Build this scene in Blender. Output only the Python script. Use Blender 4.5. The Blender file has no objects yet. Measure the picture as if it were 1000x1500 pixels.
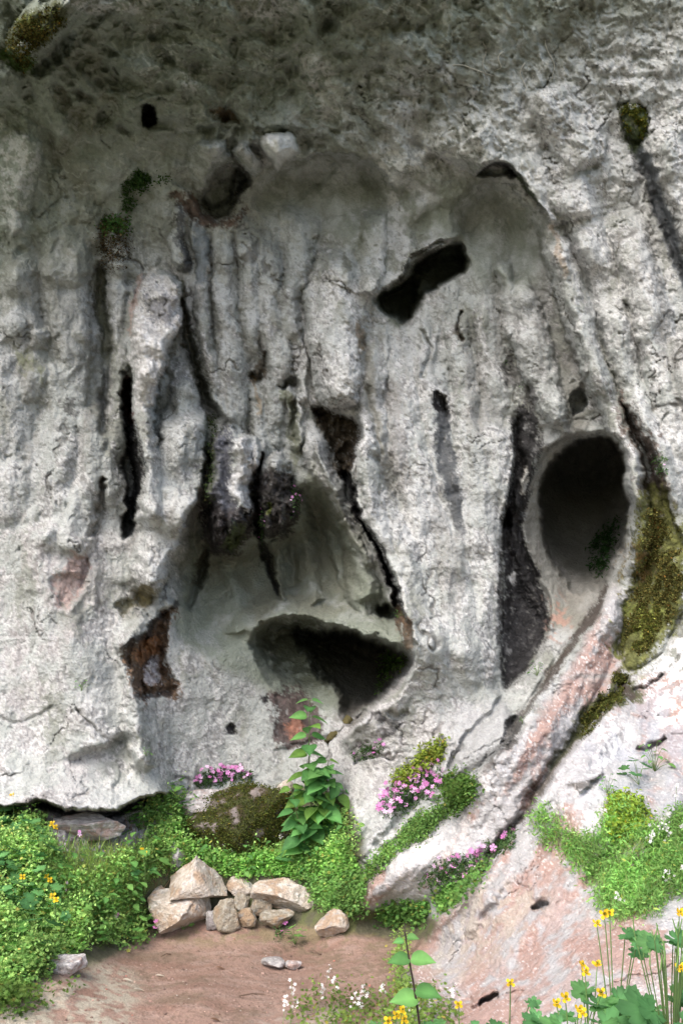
import bpy, math, random
import numpy as np
from mathutils import Vector, Matrix, Quaternion

SC = bpy.context.scene
COL = SC.collection
rng = np.random.default_rng(7)
random.seed(7)

# ------------------------------------------------------------------ camera
PITCH = math.atan(250.0 / 1500.0)
FPX = 1500.0
CAM_Z = 1.5
cam_d = bpy.data.cameras.new('camera')
cam_d.sensor_fit = 'VERTICAL'
cam_d.sensor_height = 36.0
cam_d.lens = 36.0 * FPX / 1500.0
cam_d.clip_start = 0.05
cam_d.clip_end = 500.0
cam = bpy.data.objects.new('camera', cam_d)
COL.objects.link(cam)
cam.location = (0, 0, CAM_Z)
cam.rotation_euler = (math.pi / 2 + PITCH, 0, 0)
SC.camera = cam

# ------------------------------------------------------------------ sky, sun, exposure
SUN_EL, SUN_AZ = math.radians(50), math.radians(208)      # azimuth clockwise from +Y; the camera looks along +Y
world = bpy.data.worlds.new('World')
SC.world = world
world.use_nodes = True
wn = world.node_tree
wn.nodes.clear()
sky = wn.nodes.new('ShaderNodeTexSky')
sky.sky_type = 'NISHITA'
sky.sun_disc = False
sky.sun_elevation = SUN_EL
sky.sun_rotation = SUN_AZ
sky.air_density = 1.0
sky.dust_density = 3.5
sky.ozone_density = 0.6
bgn = wn.nodes.new('ShaderNodeBackground')
bgn.inputs['Strength'].default_value = 0.15
won = wn.nodes.new('ShaderNodeOutputWorld')
wn.links.new(sky.outputs[0], bgn.inputs['Color'])
wn.links.new(bgn.outputs[0], won.inputs['Surface'])

sun_d = bpy.data.lights.new('sun', 'SUN')
sun_d.energy = 1.1
sun_d.angle = math.radians(36)
sun_d.color = (1.0, 0.98, 0.94)
sun = bpy.data.objects.new('sun', sun_d)
COL.objects.link(sun)
sdir = Vector((math.cos(SUN_EL) * math.sin(SUN_AZ), math.cos(SUN_EL) * math.cos(SUN_AZ), math.sin(SUN_EL)))
sun.rotation_euler = sdir.to_track_quat('Z', 'Y').to_euler()

vs = SC.view_settings
vs.view_transform = 'Standard'
vs.look = 'None'
vs.exposure = 1.3
vs.gamma = 1.0
vs.use_curve_mapping = False
SC.cycles.max_bounces = 6
SC.cycles.diffuse_bounces = 3
SC.cycles.glossy_bounces = 2
SC.cycles.transmission_bounces = 3
SC.cycles.transparent_max_bounces = 8
SC.cycles.use_denoising = True

# ------------------------------------------------------------------ numeric helpers
def sm(a, b, x):
    t = np.clip((x - a) / (b - a), 0, 1)
    return t * t * (3 - 2 * t)

def _hash(ix, iy, iz, seed):
    h = (ix * np.uint32(374761393) + iy * np.uint32(668265263) + iz * np.uint32(2147483647) + np.uint32(seed * 1013904223 & 0xffffffff))
    h = (h ^ (h >> np.uint32(13))) * np.uint32(1274126177)
    h = h ^ (h >> np.uint32(16))
    h = h * np.uint32(2246822519)
    return h ^ (h >> np.uint32(15))

def perlin(x, y, z, seed=0):
    """gradient noise, about -0.7 .. 0.7"""
    x = np.asarray(x, np.float32); y = np.asarray(y, np.float32); z = np.asarray(z, np.float32)
    xf, yf, zf = np.floor(x), np.floor(y), np.floor(z)
    ix = xf.astype(np.int32).astype(np.uint32); iy = yf.astype(np.int32).astype(np.uint32); iz = zf.astype(np.int32).astype(np.uint32)
    fx, fy, fz = x - xf, y - yf, z - zf
    u = fx * fx * fx * (fx * (fx * 6 - 15) + 10)
    v = fy * fy * fy * (fy * (fy * 6 - 15) + 10)
    w = fz * fz * fz * (fz * (fz * 6 - 15) + 10)
    r = 0
    for dx in (0, 1):
        wx = u if dx else 1 - u
        for dy in (0, 1):
            wy = v if dy else 1 - v
            for dz in (0, 1):
                wz = w if dz else 1 - w
                h = _hash(ix + np.uint32(dx), iy + np.uint32(dy), iz + np.uint32(dz), seed)
                gx = (h & np.uint32(1023)).astype(np.float32) / 511.5 - 1
                gy = ((h >> np.uint32(10)) & np.uint32(1023)).astype(np.float32) / 511.5 - 1
                gz = ((h >> np.uint32(20)) & np.uint32(1023)).astype(np.float32) / 511.5 - 1
                r = r + wx * wy * wz * (gx * (fx - dx) + gy * (fy - dy) + gz * (fz - dz))
    return r

def fbm(x, y, z, octv=3, seed=0, gain=0.5):
    r = 0; a = 1.0; f = 1.0
    for o in range(octv):
        r = r + a * perlin(x * f, y * f, z * f, seed + o * 17)
        a *= gain; f *= 2.03
    return r

def ridged(x, y, z, octv=3, seed=0, gain=0.5):
    r = 0; a = 1.0; f = 1.0
    for o in range(octv):
        r = r + a * (1 - 2.6 * np.abs(perlin(x * f, y * f, z * f, seed + o * 31)))
        a *= gain; f *= 2.07
    return r

def catmull(pts, closed, n=6):
    P = np.array(pts, float)
    N = len(P); out = []
    rngi = range(N) if closed else range(N - 1)
    for i in rngi:
        if closed:
            p0, p1, p2, p3 = P[(i - 1) % N], P[i], P[(i + 1) % N], P[(i + 2) % N]
        else:
            p0, p1, p2, p3 = P[max(i - 1, 0)], P[i], P[i + 1], P[min(i + 2, N - 1)]
        for k in range(n):
            t = k / n
            out.append(0.5 * ((2 * p1) + (-p0 + p2) * t + (2 * p0 - 5 * p1 + 4 * p2 - p3) * t * t + (-p0 + 3 * p1 - 3 * p2 + p3) * t ** 3))
    if not closed:
        out.append(P[-1])
    return np.array(out)

# ------------------------------------------------------------------ the rock and ground sheet
# A curved grid surveyed from where the photographer stood: g columns, h rows, each knot has a bearing (u, v)
# and a distance; everything below sculpts distances in metres.
STEP = 1.8
def axis(lo, hi, outlo, outhi):
    mid = np.arange(lo, hi + 0.01, STEP)
    a = []; x = lo; s = STEP
    while x > outlo:
        s = min(s * 1.22, 90); x -= s; a.append(x)
    b = []; x = mid[-1]; s = STEP
    while x < outhi:
        s = min(s * 1.22, 90); x += s; b.append(x)
    return np.array(a[::-1] + list(mid) + b)
GX = axis(-40, 1040, -1900, 2900)
GY = axis(-30, 1520, -2100, 3300)
NX, NY = len(GX), len(GY)
PX, PY = np.meshgrid(GX, GY)
PX = PX.astype(np.float32); PY = PY.astype(np.float32)
ca, sa = math.cos(PITCH), math.sin(PITCH)
def kz(py): return sa + ca * (750 - py) / FPX
def ray(px, py):
    a = (px - 500) / FPX; b = (750 - py) / FPX
    return a, ca - sa * b, sa + ca * b
def tz(py, z): return (z - CAM_Z) / kz(py)

ctrl = [
 # overhang
 (-700,-600,5.2),(0,-500,5.3),(500,-500,5.4),(1000,-500,6.0),(1700,-500,6.0),
 (-700,0,6.0),(0,0,5.95),(300,0,5.95),(600,0,6.15),(800,0,6.5),(1000,0,6.6),(1700,0,6.3),
 (0,200,6.65),(250,200,6.75),(450,220,6.95),(650,200,6.75),(850,200,6.8),(1000,200,6.7),
 (0,-1500,4.6),(1000,-1500,5.4),(-1500,0,6.0),(2500,0,6.0),
 # wall
 (-700,600,6.8),(0,400,6.95),(200,400,7.1),(400,400,7.15),(600,400,7.1),(760,380,7.0),(900,400,6.75),(1000,400,6.6),(1700,500,6.3),
 (0,600,6.95),(200,600,7.05),(400,600,7.15),(600,600,6.95),(740,600,7.0),(850,600,6.9),(980,600,6.6),
 (0,800,6.8),(150,800,6.85),(300,800,7.1),(450,820,7.15),(620,800,6.8),(750,850,6.95),(850,860,6.9),(960,820,6.3),
 (0,1000,6.55),(150,1000,6.65),(300,1000,6.95),(470,1000,7.05),(640,950,6.65),(740,960,6.8),(830,980,6.5),(960,980,6.05),
 (0,1130,6.45),(150,1130,6.5),(300,1110,6.9),(420,1110,6.95),(560,1070,6.6),(680,1060,6.4),(760,1080,6.05),(860,1080,5.8),(1000,1080,5.5),
 (-700,1100,6.2),(1700,1000,5.0),
 # foot of the wall and the vegetated bank
 (0,1190,6.35),(180,1195,6.5),(350,1170,6.8),(450,1170,6.75),(520,1180,6.4),
 (0,1260,5.75),(100,1260,5.95),(200,1300,6.1),(350,1290,6.38),(450,1260,6.4),(530,1250,6.15),
 (620,1180,6.2),(700,1180,5.85),(600,1270,5.75),(540,1320,5.8),(560,1350,6.0),
 (0,1350,5.25),(100,1370,5.45),(200,1360,6.1),(0,1450,4.75),
 # right hand slabs
 (850,1180,5.2),(780,1240,5.3),(1000,1180,5.1),(720,1300,5.25),(650,1380,5.35),(640,1440,4.75),(760,1400,4.55),(880,1300,4.65),(1000,1300,4.4),
 (880,1400,4.1),(1000,1400,3.85),(720,1500,4.1),(870,1500,3.65),(1000,1500,3.4),(1700,1400,3.2),
 # trodden earth
 (150,1420,tz(1420,.03)),(300,1380,tz(1380,0)),(450,1385,tz(1385,0)),(300,1440,tz(1440,0)),(500,1430,tz(1430,0)),(300,1500,tz(1500,0)),(520,1500,tz(1500,0)),(100,1500,tz(1500,.03)),
 (-700,1500,4.6),(-700,1900,tz(1900,.1)),(0,1900,tz(1900,0)),(500,1900,tz(1900,0)),(850,1800,2.6),(1200,1900,2.15),(1700,1900,2.0),
 (-700,3000,tz(3000,0)),(500,3000,tz(3000,0)),(1700,3000,tz(3000,.05)),(2900,1500,2.6),(-1900,1400,4.6),
]
cp = np.array([(a, b) for a, b, c in ctrl], float) / 1000.0
cw = np.array([1.0 / c for a, b, c in ctrl])
def _tps_k(r2):
    return 0.5 * r2 * np.log(np.maximum(r2, 1e-12))
def tps_fit():
    n = len(cp)
    d2 = ((cp[:, None] - cp[None]) ** 2).sum(-1)
    A = np.zeros((n + 3, n + 3)); A[:n, :n] = _tps_k(d2) + np.eye(n) * 0.0006
    A[:n, n] = 1; A[:n, n + 1:] = cp
    A[n, :n] = 1; A[n + 1:, :n] = cp.T
    return np.linalg.solve(A, np.concatenate([cw, np.zeros(3)]))
tw = tps_fit()
def base_w(px, py):
    q = np.stack([px.ravel(), py.ravel()], 1).astype(float) / 1000
    out = tw[-3] + q @ tw[-2:]
    for i in range(len(cp)):
        out = out + tw[i] * _tps_k((q[:, 0] - cp[i, 0]) ** 2 + (q[:, 1] - cp[i, 1]) ** 2)
    return out.reshape(px.shape)
# evaluate on a coarser set of knots, then interpolate along both axes
cgx = GX[::8] if (NX - 1) % 8 == 0 else np.append(GX[::8], GX[-1])
cgy = GY[::8] if (NY - 1) % 8 == 0 else np.append(GY[::8], GY[-1])
cX, cY = np.meshgrid(cgx, cgy)
cW = base_w(cX, cY)
def cubic_rows(xs, ys, xq):            # cubic (Hermite) interpolation on the last axis
    dx = np.diff(xs)
    sl = np.diff(ys, axis=-1) / dx
    m = np.empty_like(ys)
    m[..., 1:-1] = (sl[..., :-1] * dx[1:] + sl[..., 1:] * dx[:-1]) / (dx[1:] + dx[:-1])
    m[..., 0] = sl[..., 0]; m[..., -1] = sl[..., -1]
    i = np.clip(np.searchsorted(xs, xq) - 1, 0, len(xs) - 2)
    h = dx[i]; t = (xq - xs[i]) / h
    return ((1 + 2 * t) * (1 - t) ** 2) * ys[..., i] + t * (1 - t) ** 2 * h * m[..., i] + t * t * (3 - 2 * t) * ys[..., i + 1] + t * t * (t - 1) * h * m[..., i + 1]
W0 = cubic_rows(cgy, cubic_rows(cgx, cW, GX).T, GY).T
T0 = 1.0 / np.clip(W0, 0.12, 2.0)
a_, b_, c_ = ray(PX, PY)
BX = (a_ * T0).astype(np.float32); BY = (b_ * T0).astype(np.float32); BZ = (CAM_Z + c_ * T0).astype(np.float32)

# bearings bent by noise so that outlines wander as rock does
WPX = PX + 10 * perlin(PX / 120, PY / 120, 0 * PX, 31) + 9 * fbm(PX / 46, PY / 46, 0 * PX, 3, 3) + 5 * perlin(PX / 13, PY / 13, 0 * PX, 5) + 2.5 * perlin(PX / 5.5, PY / 5.5, 0 * PX, 15)
WPY = PY + 9 * fbm(PX / 46, PY / 46, 0 * PX + 9, 3, 4) + 5 * perlin(PX / 13, PY / 13, 0 * PX, 6) + 2.5 * perlin(PX / 5.5, PY / 5.5, 0 * PX, 16)
H = np.zeros_like(PX)                   # relief in metres, positive towards the open side

def box(pts, pad):
    p = np.asarray(pts, float)
    x0, x1 = p[:, 0].min() - pad, p[:, 0].max() + pad
    y0, y1 = p[:, 1].min() - pad, p[:, 1].max() + pad
    i0, i1 = np.searchsorted(GX, x0), np.searchsorted(GX, x1)
    j0, j1 = np.searchsorted(GY, y0), np.searchsorted(GY, y1)
    return slice(max(j0 - 1, 0), j1 + 1), slice(max(i0 - 1, 0), i1 + 1)

def sdf_poly(pts, pad=30, smooth=True, warp=1.0):
    P = catmull(pts, True, 5) if smooth else np.array(pts, float)
    s = box(P, pad + 14)
    x = PX[s] + (WPX[s] - PX[s]) * warp; y = PY[s] + (WPY[s] - PY[s]) * warp
    d2 = np.full(x.shape, 1e9, np.float32); ins = np.zeros(x.shape, bool)
    n = len(P)
    for i in range(n):
        ax, ay = P[i]; bx, by = P[(i + 1) % n]
        ex, ey = bx - ax, by - ay
        L = ex * ex + ey * ey + 1e-9
        t = np.clip(((x - ax) * ex + (y - ay) * ey) / L, 0, 1)
        dd = (x - ax - t * ex) ** 2 + (y - ay - t * ey) ** 2
        d2 = np.minimum(d2, dd)
        c = ((ay > y) != (by > y))
        if ey != 0:
            ins ^= c & (x < ex * (y - ay) / ey + ax)
    d = np.sqrt(d2)
    return s, np.where(ins, -d, d)

def zone_poly(pts, soft, warp=1.0):
    s, d = sdf_poly(pts, soft + 6, warp=warp)
    m = np.zeros_like(PX); m[s] = sm(soft, -soft, d)
    return m

def line_d(pts, pad, warp=1.0):
    """distance, side (+1 left of travel as seen in plan), parameter 0..1 and interpolated width"""
    P = catmull(pts, False, 5)
    s = box(P[:, :2], pad + 14)
    x = PX[s] + (WPX[s] - PX[s]) * warp; y = PY[s] + (WPY[s] - PY[s]) * warp
    d2 = np.full(x.shape, 1e9, np.float32); sd = np.zeros(x.shape, np.float32); tt = np.zeros(x.shape, np.float32)
    wd = np.ones(x.shape, np.float32)
    n = len(P) - 1
    for i in range(n):
        ax, ay = P[i, :2]; bx, by = P[i + 1, :2]
        ex, ey = bx - ax, by - ay
        L = ex * ex + ey * ey + 1e-9
        t = np.clip(((x - ax) * ex + (y - ay) * ey) / L, 0, 1)
        dd = (x - ax - t * ex) ** 2 + (y - ay - t * ey) ** 2
        m = dd < d2
        d2 = np.where(m, dd, d2)
        sd = np.where(m, np.sign(ex * (y - ay) - ey * (x - ax)), sd)
        tt = np.where(m, (i + t) / n, tt)
        if P.shape[1] > 2:
            wd = np.where(m, P[i, 2] + t * (P[i + 1, 2] - P[i, 2]), wd)
    return s, np.sqrt(d2), sd, tt, wd

KR, KF, KB = 1.7, 1.45, 1.3
def pit(pts, depth, edge=5, bowl=0, warp=1.0, ramp=None):
    """hollow with an abrupt rim (edge px) and, inside it, a further fall to the middle (bowl px)"""
    s, d = sdf_poly(pts, edge + 4, warp=warp)
    m = sm(edge, -edge, d)
    if bowl:
        m = m * (0.35 + 0.65 * sm(0, bowl, -d))
    if ramp:                            # the floor climbs out again from (x1, y1) towards (x0, y0)
        rx, ry = ramp[2] - ramp[0], ramp[3] - ramp[1]
        t = ((PX[s] - ramp[0]) * rx + (PY[s] - ramp[1]) * ry) / (rx * rx + ry * ry)
        m = m * np.clip(t, 0.0, 1.0) ** 1.2
    H[s] -= depth * m
def bulge(pts, h, r, warp=1.0):
    s, d = sdf_poly(pts, 6, warp=warp)
    q = np.clip(-d / r, 0, 1)
    H[s] += KB * h * np.sqrt(1 - (1 - q) ** 2)
def ridge(pts, h, p=2.0, warp=1.0, ends=0.08):
    w = max(q[2] for q in pts)
    s, d, sd, t, wd = line_d(pts, w * 1.6, warp)
    q = np.clip(1 - (d / wd) ** 2, 0, 1) if p == 0 else np.exp(-(d / wd * 1.5) ** p)
    if p == 0: q = np.sqrt(q)
    f = sm(-0.001, ends, t) * sm(1.001, 1 - ends, t)
    H[s] += KR * h * q * f
def groove(pts, h, p=2.0, warp=1.0, ends=0.08):
    ridge(pts, -h, p, warp, ends)
def fold(pts, h, fall=40, side=1, edge=2.0, warp=1.0, ends=0.12):
    """rock on one side of the line stands h proud with a sharp edge and fades away over fall px"""
    s, d, sd, t, wd = line_d(pts, fall * 3, warp)
    f = sm(-0.001, ends, t) * sm(1.001, 1 - ends, t)
    sgn = sd * side
    H[s] += KF * h * f * sm(-edge, edge, sgn * d) * np.exp(-d / fall)

# ---- general relief of the rock (metres)
Z0 = 0 * BX
rockzone = np.ones_like(PX)
H += 0.10 * fbm(BX * 1.1, BY * 1.1, BZ * 0.8, 2, 40)
lump_zone = sm(420, 60, PY) * sm(820, 480, PX) + .7 * sm(340, 200, PX) * sm(700, 500, PY) * sm(250, 400, PY)
H -= lump_zone * .11 * (1 - 2.4 * np.abs(perlin(BX * 3.1 + .5 * perlin(BX * 3, BY * 3, BZ * 3, 11), BY * 3.1, BZ * 3.6, 12)))
H -= lump_zone * .05 * sm(.05, .35, perlin(BX * 8, BY * 8, BZ * 7, 13))
wall_m = sm(1180, 1050, PY)
top_m = sm(330, 150, PY - 0.12 * (PX - 500))
mid_m = sm(150, 320, PY) * sm(1050, 850, PY)
H += mid_m * 0.05 * fbm(BX * 4.2 + 0.8 * perlin(BX, BY, BZ, 8), BY, BZ * 0.9, 3, 41)
H += top_m * (0.05 + .06 * sm(750, 400, PX)) * ridged(BX * 2.6 + perlin(BX * 2, BY * 2, BZ * 2, 61), BY * 2.6, BZ * 2.6, 3, 42)

# ================= features of the wall (bearing coordinates) =================
# drapery: rounded ribs laid side by side; where two meet there is a crease
RB = np.zeros_like(PX)
def rib(pts, h, warp=1.0, ends=.16, var=1.0):
    global RB
    w = max(q[2] for q in pts)
    s, d, sd, t, wd = line_d(pts, w * 1.1, warp)
    wn = wd * (1 + .22 * var * perlin(PX[s] / 38, PY[s] / 60, 0 * PX[s], int(h * 1000) + len(pts)))
    q = np.clip(1 - (d / wn) ** 2, 0, 1)
    f = sm(-0.001, ends, t) * sm(1.001, 1 - ends, t)
    hh = h * (q ** .6) * f * (1 + .35 * var * perlin(PX[s] / 70, PY[s] / 55, 0 * PX[s] + h * 50, 33))
    k = .03
    a, b = RB[s], hh
    m = np.clip(.5 + .5 * (b - a) / k, 0, 1)
    RB[s] = a * (1 - m) + b * m + k * m * (1 - m) * (q > 0)
for pts, h in (
 ([(15,360,36),(25,450,40),(15,560,42),(20,680,40),(30,780,50)], .16),
 ([(90,330,30),(95,420,36),(100,520,34),(85,620,36),(75,720,40),(70,820,50)], .20),
 ([(55,470,20),(52,540,22),(40,600,20)], .20),
 ([(128,590,22),(135,660,28),(120,740,32),(112,820,30)], .22),
 ([(175,300,14),(172,380,16),(172,470,16),(176,540,15),(170,620,20),(160,700,18),(160,770,12)], .16),
 ([(230,396,12),(233,425,30),(231,465,35),(222,520,26),(214,570,19),(212,630,20),(218,690,24),(222,760,26),(225,800,20)], .50),
 ([(196,420,8),(190,480,9),(191,540,9)], .12),
 ([(262,520,18),(268,600,28),(262,680,38),(248,760,42),(222,830,34),(205,875,18)], .34),
 ([(292,310,12),(290,400,11),(296,490,13),(316,570,14),(330,630,10)], .22),
 ([(264,300,10),(260,350,11),(262,400,8)], .2),
 ([(322,320,16),(326,400,22),(332,480,24),(340,560,24),(346,620,20),(350,680,18)], .26),
 ([(362,330,16),(366,400,18),(370,470,18),(366,530,12)], .22),
 ([(398,330,20),(396,400,22),(402,470,24),(406,540,20),(398,610,17),(392,680,14)], .25),
 ([(376,570,10),(380,630,13),(374,690,10)], .25),
 ([(425,560,10),(432,610,12),(425,660,9)], .2),
 ([(500,360,34),(492,430,46),(490,500,44),(496,560,38),(500,604,26)], .36),
 ([(440,300,26),(436,370,26),(428,440,20),(424,500,14)], .22),
 ([(548,300,22),(545,380,22),(540,440,14)], .24),
 ([(452,610,14),(462,670,20),(480,740,22),(502,800,26),(528,860,26),(548,900,16)], .22),
 ([(553,470,14),(549,540,19),(545,620,20),(548,700,24),(572,780,30),(600,860,36),(640,950,46),(640,1030,50)], .22),
 ([(592,490,18),(590,560,22),(596,640,26),(612,720,30),(640,800,38),(668,880,42),(690,960,40),(690,1040,34)], .20),
 ([(630,470,14),(625,530,17),(632,600,18),(655,680,22),(672,760,24),(690,830,28)], .15),
 ([(664,440,14),(672,510,18),(682,590,20),(690,660,26),(700,740,30),(708,820,28),(712,900,24),(712,980,20)], .20),
 ([(705,430,18),(716,500,22),(722,580,20),(722,660,20),(722,740,16)], .17),
 ([(752,400,20),(770,460,26),(790,530,28),(808,590,24),(822,632,12)], .28),
 ([(735,380,14),(742,440,15),(750,500,12)], .24),
 ([(775,290,12),(806,340,20),(832,410,25),(850,480,24),(874,550,22),(900,610,18),(917,660,15),(932,710,15),(942,760,14),(936,810,13),(915,860,8)], .36),
 ([(820,250,26),(850,320,30),(880,400,30),(900,480,28),(918,550,24),(950,620,24),(980,690,26),(1010,760,30)], .24),
 ([(905,300,30),(925,380,34),(950,460,34),(968,540,30),(985,620,28),(1010,700,30)], .26),
 ([(965,180,30),(990,260,34),(1030,360,40)], .2),
 ([(1000,480,30),(1010,560,36),(1020,640,34)], .3),
 ([(800,120,40),(830,190,40),(860,250,34)], .16),
 ([(690,200,30),(720,240,26)], .12),
 ([(300,205,30),(308,240,33),(316,275,27),(324,304,14)], .34),
 ([(190,920,20),(196,980,22),(208,1060,24),(218,1130,20)], .16),
 ([(270,640,10),(285,700,12)], .1),
 ([(912,858,9),(893,905,20),(865,960,32),(825,1020,37),(785,1080,38),(745,1135,42),(700,1190,48),(650,1240,52),(595,1285,46),(535,1318,30)], .171),

 ): rib(pts, h, 1.0 if h != .171 else .6, .16, 1.0 if h != .171 else .5)
slabz = zone_poly([(905,860),(1000,980),(2900,1000),(2900,2600),(1000,2500),(700,2000),(620,1500),(600,1400),(640,1345),(700,1290),(540,1320),(535,1290),(640,1200),(760,1080),(840,980)], 14)
_cz = zone_poly([(305,260),(450,240),(560,260),(740,420),(745,700),(700,900),(560,860),(545,640),(530,480),(480,330),(430,540),(440,640),(330,640),(300,480)], 30)
H += .85 * RB * (1 - .42 * _cz) * (1 + .5 * (1 - slabz) * perlin(PX / 90, PY / 90, 0 * PX, 34))
# the pale drop shaped drape stands out from the wall
fold([(232,396),(252,412),(265,445),(262,478),(248,508),(236,540),(228,575)], .17, 34, 1, 3, .6, .15)
fold([(220,400),(202,430),(196,480),(194,540),(198,590)], .12, 30, -1, 3, .6, .15)
bulge([(392,905),(410,868),(450,850),(500,850),(540,875),(570,930),(520,918),(470,903),(420,900)], .05, 18)
# --- large right hand cave
pit([(757,770),(764,735),(778,700),(795,668),(822,648),(860,636),(895,640),(912,680),(922,730),(920,780),(912,830),(893,862),(860,900),(835,935),(815,940),(800,905),(775,855)], 0.55, 9, 60, .6, (800,960,850,800))
pit([(790,745),(797,705),(812,675),(835,650),(862,642),(892,645),(905,668),(912,700),(918,735),(917,775),(911,810),(897,845),(880,868),(862,862),(850,870),(825,850),(800,800)], 1.25, 4, 0, 1.1, (790,900,880,690))
ridge([(760,690,8),(757,740,10),(762,790,14),(778,850,14),(798,890,12),(812,925,8)], 0.05)
ridge([(800,655,10),(830,632,12),(870,625,12),(900,632,10)], 0.04)
# rim on its right and the long rib coming down from the slit
pass
pass
pit([(836,585),(850,570),(862,588),(858,600),(840,608)], .22, 3)
fold([(862,540),(850,570),(838,610),(832,635)], 0.06, 30, 1)
pit([(925,612),(940,660),(938,700),(945,730),(952,715),(960,670),(955,640),(935,615)], .05, 5)
fold([(905,575),(925,610),(945,645),(968,690),(980,745),(1000,790),(1020,810)], 0.10, 40, -1, 3)
bulge([(918,655),(935,660),(945,690),(942,740),(928,740),(915,700)], .06, 10)
# --- dark strip at the right edge of the central pillar
fold([(752,610),(750,680),(742,740),(735,800),(733,900),(735,1012)], 0.16, 70, 1, 2.0, .35)
pit([(738,760),(758,755),(768,800),(790,850),(805,880),(806,915),(790,955),(760,990),(738,1008),(732,950),(732,850)], .14, 5, 0, .5)
groove([(760,605,8),(758,640,12),(757,690,11),(750,740,9),(742,780,8)], .10)
ridge([(768,690,3),(767,705,4),(768,722,3)], .03)
# --- central pillar
pass
fold([(520,600),(528,640),(512,700),(530,760),(556,812),(578,860),(598,900),(612,945),(596,985),(560,1025),(520,1062),(490,1092)], 0.24, 60, -1, 2.5)
# pale flow left of it with a hollow below
pass
fold([(560,400),(550,430),(532,470),(527,520),(524,600)], 0.06, 30, 1)
pit([(455,600),(475,598),(500,606),(524,622),(522,655),(512,690),(500,700),(488,680),(475,650)], .22, 4, 10)
pit([(500,690),(515,705),(520,735),(508,735),(500,715)], .35, 4)
groove([(515,735,5),(535,770,6),(552,805,6),(568,840,7),(582,872,8),(594,905,9)], .16, 3)
ridge([(455,640,8),(475,690,9),(500,750,10),(525,800,10),(545,830,8)], .07)
# --- middle cave below
pit([(372,940),(380,918),(410,902),(450,904),(500,922),(540,930),(572,940),(602,955),(606,972),(585,1005),(560,1030),(525,1062),(497,1082),(470,1060),(440,1030),(400,1000),(380,965)], .85, 5, 30, 1.5, (420,1060,450,925))
pit([(436,926),(500,924),(545,933),(578,946),(600,962),(590,985),(565,1010),(540,1035),(510,1058),(498,1048),(496,1015),(474,992),(452,960)], 1.1, 6, 14, 1.7, (420,1050,520,940))
pit([(556,892),(570,884),(584,892),(586,906),(572,908),(560,902)], .4, 4)
fold([(372,945),(385,915),(420,900),(470,908),(520,925),(570,938),(600,950)], .10, 26, -1, 3)
# --- recess with smooth walls between the stalactites and the cave
pit([(296,735),(270,775),(245,840),(262,880),(258,950),(330,960),(372,930),(400,900),(470,905),(560,930),(590,900),(560,840),(520,770),(490,730),(462,706),(442,722),(432,757),(402,782),(370,787),(330,797),(306,785)], .68, 12, 40, .8, (380,990,390,770))
ridge([(440,720,14),(448,780,20),(456,850,22),(470,885,16)], .08)
ridge([(330,820,26),(345,880,34),(350,930,30)], .05)
ridge([(500,760,16),(525,820,22),(540,880,20)], .07)
groove([(425,770,8),(428,830,9),(432,870,7)], .04)
groove([(483,770,6),(500,830,8),(512,880,6)], .04)
fold([(292,725),(278,755),(258,800),(245,835),(232,880)], .14, 50, 1, 3)
fold([(520,760),(498,735),(470,700),(455,680)], .05, 26, -1, 3)
groove([(300,800,7),(297,830,10),(288,860,9),(276,890,7)], .09)
groove([(378,760,7),(388,800,7),(398,840,6),(408,880,5)], .08, 3)
ridge([(402,790,9),(408,830,9),(412,880,7)], .07)

# --- stalactite cluster
bulge([(302,660),(315,632),(345,628),(368,640),(376,690),(374,740),(366,775),(345,792),(322,800),(308,780),(300,730)], .40, 30, 1.7)
ridge([(352,640,9),(356,700,12),(352,780,9)], .05)
ridge([(322,650,9),(318,700,10),(326,790,9)], .04)
ridge([(340,760,7),(342,806,6)], .12)
ridge([(394,745,6),(396,786,6)], .10)
ridge([(415,740,7),(414,782,6)], .10)
bulge([(376,690),(392,665),(415,670),(430,700),(432,745),(420,775),(398,780),(384,765),(378,730)], .30, 24, 1.7)
groove([(378,660,5),(379,700,6),(377,750,6),(383,790,6)], .14)
pass
pass
groove([(368,540,5),(378,560,7),(392,540,8),(388,515,6)], .07)
groove([(410,570,6),(430,560,8),(432,600,9),(422,650,8)], .09)
fold([(438,455),(446,520),(452,592)], .08, 30, 1, 2)
# --- valleys and ribs on the left of the wall
groove([(262,430,7),(270,480,9),(285,540,10),(300,585,11),(318,620,10)], .13)
fold([(262,350),(268,430),(285,520),(312,590),(330,625)], .05, 26, -1, 3)
pass
pass
fold([(295,600),(298,650),(292,710),(280,745),(262,790)], .16, 60, 1, 3)
pass
groove([(147,380,14),(152,470,16),(155,560,13),(150,640,8)], .10)
pit([(180,560),(190,560),(193,600),(203,625),(208,660),(213,692),(206,722),(197,745),(193,782),(180,787),(178,765),(186,745),(182,705),(179,680),(188,650),(181,600)], .5, 4)
groove([(183,540,5),(187,570,7),(190,600,6)], .10)
pass
groove([(150,700,5),(146,740,9),(138,790,8)], .07)
pass
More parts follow.
